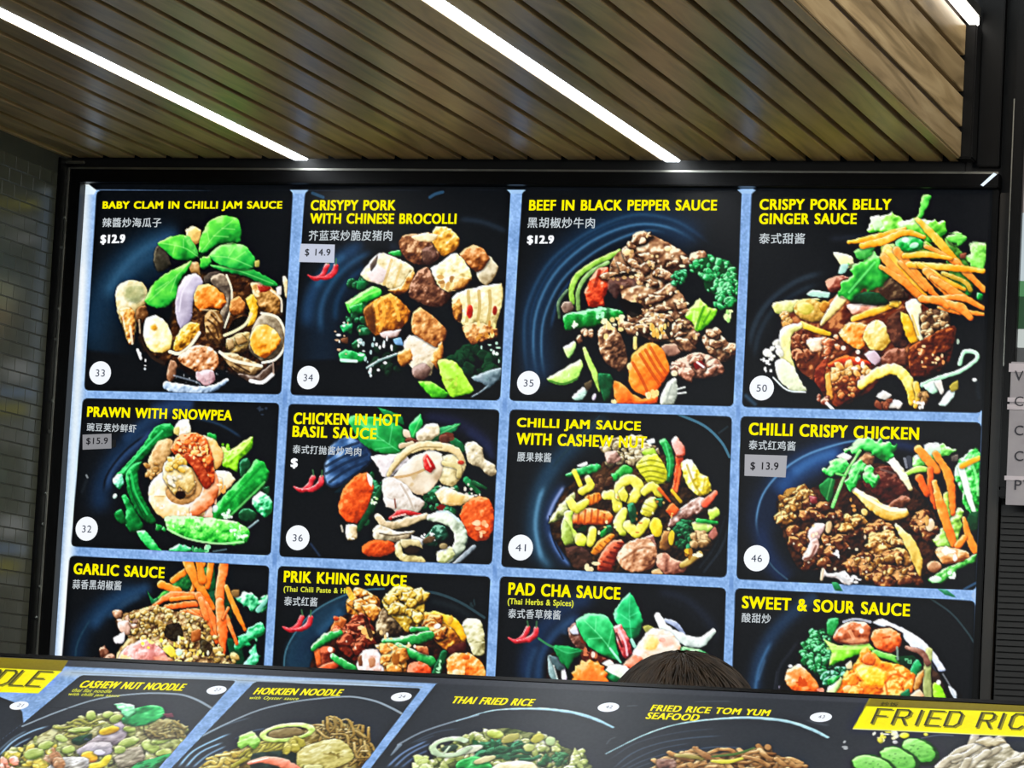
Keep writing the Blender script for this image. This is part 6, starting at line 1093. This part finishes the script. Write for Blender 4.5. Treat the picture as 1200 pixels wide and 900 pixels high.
# the counter body carries the lightbox
yb, zb = CTY + .006, ctr(np.array([0.]), [-.006], -.0705)[0][2] + .0; pf = ctr(np.array([0.]), [LMAX + .02], -.0705)[0]; pb = ctr(np.array([0.]), [-.006], -.0705)[0]
ctx = empty('service_counter', (.6, -2.2, 0), label='dark laminate service counter carrying the sloping lightbox', category='counter')
v = []
for x in (-.9, 2.05): v += [(x, pf[1] + .02, 0.1), (x, pb[1] - .02, 0.1), (x, pb[1] - .02, pb[2] - .012), (x, pf[1] + .02, pf[2] + .008)]
under(link('counter_body', mesh('counter_body', v, [(0, 1, 2, 3), (7, 6, 5, 4), (0, 4, 5, 1), (1, 5, 6, 2), (2, 6, 7, 3), (3, 7, 4, 0)]), M['counter']), ctx)
under(box('kick_board', (-.88, 2.03, pf[1] + .06, pb[1] - .05, 0, .1), M['black']), ctx)
# ---------------------------------------------------------------- right of the big board: shutter, second board, price card
sh = empty('roller_shutter', (1.4, -.03, 0), label='black roller shutter with fine ribs, lower right edge', category='shutter')
under(box('shutter_backing', (1.062, 1.9, -.018, -.001, 0, 2.02), M['shutter']), sh)
v, f = boxes([(1.064, 1.9, -.026, -.018, .01 + i * .0125, .019 + i * .0125) for i in range(160)]); under(link('rib', mesh('rib', v, f), M['shutter'], None, kind='stuff'), sh)
under(box('side_channel', (1.036, 1.058, -.034, -.001, 0, 2.66), mat('brown_black_metal', '#17140f', '#221d16', .4), bevel=.002), sh)
sb = empty('side_menu_board', (1.3, -.03, 2.0), label='second menu board in a black frame, cut off at the right edge', category='menu board')
under(box('frame_rail', (1.064, 1.087, -.07, -.001, 2.05, 3.4), M['black'], bevel=.003), sb)
under(box('edge_strip', (1.0605, 1.0635, -.06, -.03, 2.30, 2.85), M['alu'], bevel=.0005), sb)
PZ = [(2.05, 2.29, '#0b0d10'), (2.29, 2.34, '#4a4c4c'), (2.34, 2.378, '#c8d0cc'), (2.378, 2.445, '#17502a'), (2.445, 2.477, '#4c8c58'), (2.477, 2.617, '#c8d6da'), (2.617, 2.79, '#9c928c'), (2.79, 3.4, '#2a3036')]
for z0, z1, c in PZ:
    under(box('menu_panel', (1.087, 1.7, -.05, -.001, z0, z1 - .001), glow('side_print_' + c[1:], c, .85 if c[1] not in '01' else .6)), sb)
under(box('frame_rail', (1.064, 1.7, -.07, -.001, 2.03, 2.05), M['black'], bevel=.003), sb)
pc = empty('price_card', (1.2, -.075, 2.03), label='grey price card with worn white rows, clipped to the second board', category='card')
zz = lambda y: float(on_wall([[1191, y]], -.075)[0, 2])
xl = float(on_wall([[1182, 500]], -.075)[0, 0])
under(box('card_sheet', (xl, 1.42, -.0755, -.0715, zz(592), zz(424)), M['sheet'], bevel=.0005), pc)
for y0, y1 in ((426, 436), (466, 471), (474, 480), (558, 563)): under(box('worn_strip', (xl - .004, 1.40, -.0775, -.0757, zz(y1), zz(y0)), M['row']), pc)
for ch, yb_ in (('V', 446), ('C', 476), ('C', 510), ('C', 540), ('PY', 574)):
    v, f = glyphs(ch); a = on_wall([[1189, yb_]], -.0762)[0]; w = .018 * len(ch)
    under(link('card_lettering', mesh('card_lettering', [(a[0] + p[0] * w, -.0780, a[2] + p[1] * .020) for p in v], f), M['cardink']), pc)
# ---------------------------------------------------------------- person behind the counter: only the crown of the head shows
def skin_tree(name, pts, links, m, parent, root=0, sub=2):
    me = mesh(name, [p[:3] for p in pts], []); me.edges.add(len(links)); me.edges.foreach_set('vertices', [i for e in links for i in e]); me.update()
    o = link(name, me, m, parent); md = o.modifiers.new('Skin', 'SKIN'); md.use_smooth_shade = True
    for i, p in enumerate(pts): me.skin_vertices[0].data[i].radius = (p[3], p[4] if len(p) > 4 else p[3])
    me.skin_vertices[0].data[root].use_root = True
    s = o.modifiers.new('Subdivision', 'SUBSURF'); s.levels = s.render_levels = sub; return o
PY = -1.50
top = on_wall([[806, 764]], PY)[0]
HX, HT = float(top[0]), float(top[2])            # head top in the room
pe = empty('person', (HX, PY, 0), label='person with dark hair standing behind the counter, only the crown in view', category='person')
h = HT; K = h / 1.68
def loc(v): return [(x * K, y * K, z * K, *r) for x, y, z, *r in v]
Bp = loc([(0, 0, .93, .125, .10), (0, -.005, 1.08, .115, .09), (0, -.01, 1.25, .14, .10), (0, -.005, 1.38, .12, .085), (0, -.01, 1.44, .055), (0, -.025, 1.50, .052),      # 0-5 pelvis..neck
 (.10, -.005, 1.36, .07), (.17, 0, 1.34, .055), (.20, -.02, 1.09, .043), (.17, -.20, 1.02, .034), (.165, -.27, 1.01, .026, .035), (.165, -.33, 1.00, .022, .036),             # 6-11 arm
 (-.10, -.005, 1.36, .07), (-.17, 0, 1.34, .055), (-.20, -.02, 1.09, .043), (-.17, -.20, 1.02, .034), (-.165, -.27, 1.01, .026, .035), (-.165, -.33, 1.00, .022, .036),
 (.09, 0, .84, .085), (.095, -.01, .48, .058), (.095, .01, .09, .04), (.10, -.06, .03, .035), (.10, -.15, .025, .028),
 (-.09, 0, .84, .085), (-.095, -.01, .48, .058), (-.095, .01, .09, .04), (-.10, -.06, .03, .035), (-.10, -.15, .025, .028)])
Lk = [(0, 1), (1, 2), (2, 3), (3, 4), (4, 5), (3, 6), (6, 7), (7, 8), (8, 9), (9, 10), (10, 11), (3, 12), (12, 13), (13, 14), (14, 15), (15, 16), (16, 17), (0, 18), (18, 19), (19, 20), (20, 21), (21, 22), (0, 23), (23, 24), (24, 25), (25, 26), (26, 27)]
# five fingers per hand, rooted in the palm
for s, root in ((1, 11), (-1, 17)):
    for j, (ox, L) in enumerate(((-.026, .036), (-.009, .042), (.009, .040), (.025, .032))):
        b = len(Bp); bx = .165 * s + ox
        Bp += loc([(bx, -.352, 1.000, .0095), (bx + ox * .15, -.352 - L * .6, .994, .0085), (bx + ox * .2, -.352 - L * 1.1, .976, .0078), (bx + ox * .2, -.352 - L * 1.25, .955, .007)])
        Lk += [(root, b), (b, b + 1), (b + 1, b + 2), (b + 2, b + 3)]
    b = len(Bp); Bp += loc([(.165 * s - .030 * s, -.295, 1.0, .0115), (.165 * s - .055 * s, -.325, .992, .0095), (.165 * s - .058 * s, -.355, .985, .008)]); Lk += [(root - 1, b), (b, b + 1), (b + 1, b + 2)]
skin_tree('body', Bp, Lk, M['skin'], pe)
sh_ = [(x, y, z, r * 1.13 + .006, (q[0] if q else r) * 1.13 + .006) for x, y, z, r, *q in Bp]
def sub_tree(name, ids, m, scale_last=None):
    mp = {i: k for k, i in enumerate(ids)}; skin_tree(name, [sh_[i] for i in ids], [(mp[a], mp[b]) for a, b in Lk if a in mp and b in mp], m, pe)
b0 = len(sh_); sh_ += loc([(.193, -.012, 1.19, .058), (-.193, -.012, 1.19, .058), (0, 0, .80, .165, .135), (0, 0, 1.03, .128, .102)]); Lk += [(7, b0), (13, b0 + 1), (0, b0 + 2), (0, b0 + 3)]
sub_tree('shirt', [0, 1, 2, 3, 6, 7, b0, 12, 13, b0 + 1, b0 + 2], M['shirt']); sub_tree('trousers', [0, b0 + 3, 18, 19, 20, 23, 24, 25], M['trouser']); sub_tree('shoe', [20, 21, 22], M['shoe']); sub_tree('shoe', [25, 26, 27], M['shoe'])
# head: one shaped surface with brow, nose, lips, chin and ears, bowed a little
HR = Matrix.Translation((0, -.035 * K, h - .128)) @ Matrix.Rotation(.30, 4, 'X')
bm = bmesh.new(); bmesh.ops.create_uvsphere(bm, u_segments=48, v_segments=36, radius=1)
def gs(d, s): return math.exp(-d * d / (s * s))
for v in bm.verts:
    x, y, z = v.co; w = 1 - .30 * max(0, -z) ** 1.5; X = x * .078 * w; Y = y * (.098 if y > 0 else .094); Z = z * (.108 if z > 0 else .118)
    if y < 0:
        Y += .012 * max(0, -z) * (1 if abs(x) < .5 else .5)
        Y -= .026 * gs(x, .16) * gs(z + .22, .16) + .010 * gs(x, .10) * gs(z + .02, .2)      # nose
        Y -= .007 * gs(x, .30) * gs(z + .50, .07) + .005 * gs(x, .28) * gs(z + .60, .06)     # lips
        Y -= .010 * gs(x, .28) * gs(z + .86, .14)                                            # chin
        Y += .012 * (gs(x - .40, .17) + gs(x + .40, .17)) * gs(z - .02, .13)                 # eye sockets
        Y -= .005 * (gs(x - .42, .25) + gs(x + .42, .25)) * gs(z - .2, .08)                  # brows
    e = gs(y - .12, .16) * gs(z + .05, .22) * (1 if abs(x) > .85 else 0); X += math.copysign(.018 * e, x)   # ears
    v.co = (X, Y, Z)
for f in bm.faces: f.smooth = True
me = bpy.data.meshes.new('head'); bm.transform(HR); bm.to_mesh(me); bm.free(); link('head', me, M['skin'], pe)
for s in (1, -1):
    for nme, r, dy, mm in (('eye', .0122, 0, 'eye'), ('iris', .0060, -.0072, 'iris')):
        bm = bmesh.new(); bmesh.ops.create_uvsphere(bm, u_segments=16, v_segments=12, radius=r); bm.transform(HR @ Matrix.Translation((.031 * s, -.0715 + dy, .003)))
        for f in bm.faces: f.smooth = True
        me = bpy.data.meshes.new(nme); bm.to_mesh(me); bm.free(); link(nme, me, M[mm], pe)
# hair: a full cap with many strands lying over it
bm = bmesh.new(); bmesh.ops.create_uvsphere(bm, u_segments=40, v_segments=28, radius=1)
dead = []
for v in bm.verts:
    x, y, z = v.co
    if z < -.75 or (y < -.25 and z < .32 - .1 * abs(x)): dead.append(v); continue
    k = 1 + .02 * math.sin(7 * x + 5 * y) + .015 * math.sin(13 * x - 9 * z)
    v.co = (x * .108 * k, y * .116 * k + .006, z * .120 * k + .006)
bmesh.ops.delete(bm, geom=dead, context='VERTS')
for f in bm.faces: f.smooth = True
rr = random.Random(11)
for i in range(420):
    t0 = rr.uniform(0, 2 * PI); r0 = rr.uniform(.05, .35); tw = rr.uniform(-.5, .5); n = 9; prev = None; wv = rr.uniform(.0009, .0018); lift = rr.uniform(.001, .006)
    for j in range(n):
        q = j / (n - 1); ph = r0 + q * rr.uniform(1.25, 1.45); th = t0 + tw * q; x, y, z = math.sin(ph) * math.cos(th), math.sin(ph) * math.sin(th), math.cos(ph)
        if y < -.25 and z < .30: break
        P = Vector((x * .1085, y * .1165 + .006, z * .1205 + .006)); N_ = Vector((x, y, z)); T_ = N_.cross(Vector((-math.sin(th), math.cos(th), 0))).cross(N_).normalized()
        a = P + N_ * (lift * (1 - .3 * q)); cur = [bm.verts.new(a + T_ * wv), bm.verts.new(a + N_ * wv), bm.verts.new(a - T_ * wv)]
        if prev:
            for m_ in range(3):
                try: bm.faces.new((prev[m_], prev[(m_ + 1) % 3], cur[(m_ + 1) % 3], cur[m_])).smooth = True
                except ValueError: pass
        prev = cur
HH = Matrix.Translation((0, -.02 * K, h - .132)) @ Matrix.Rotation(.22, 4, 'X')
me = bpy.data.meshes.new('hair'); bm.transform(HH @ Matrix.Diagonal((1.17, 1.1, 1.0, 1))); bm.to_mesh(me); bm.free(); link('hair', me, M['hair'], pe)
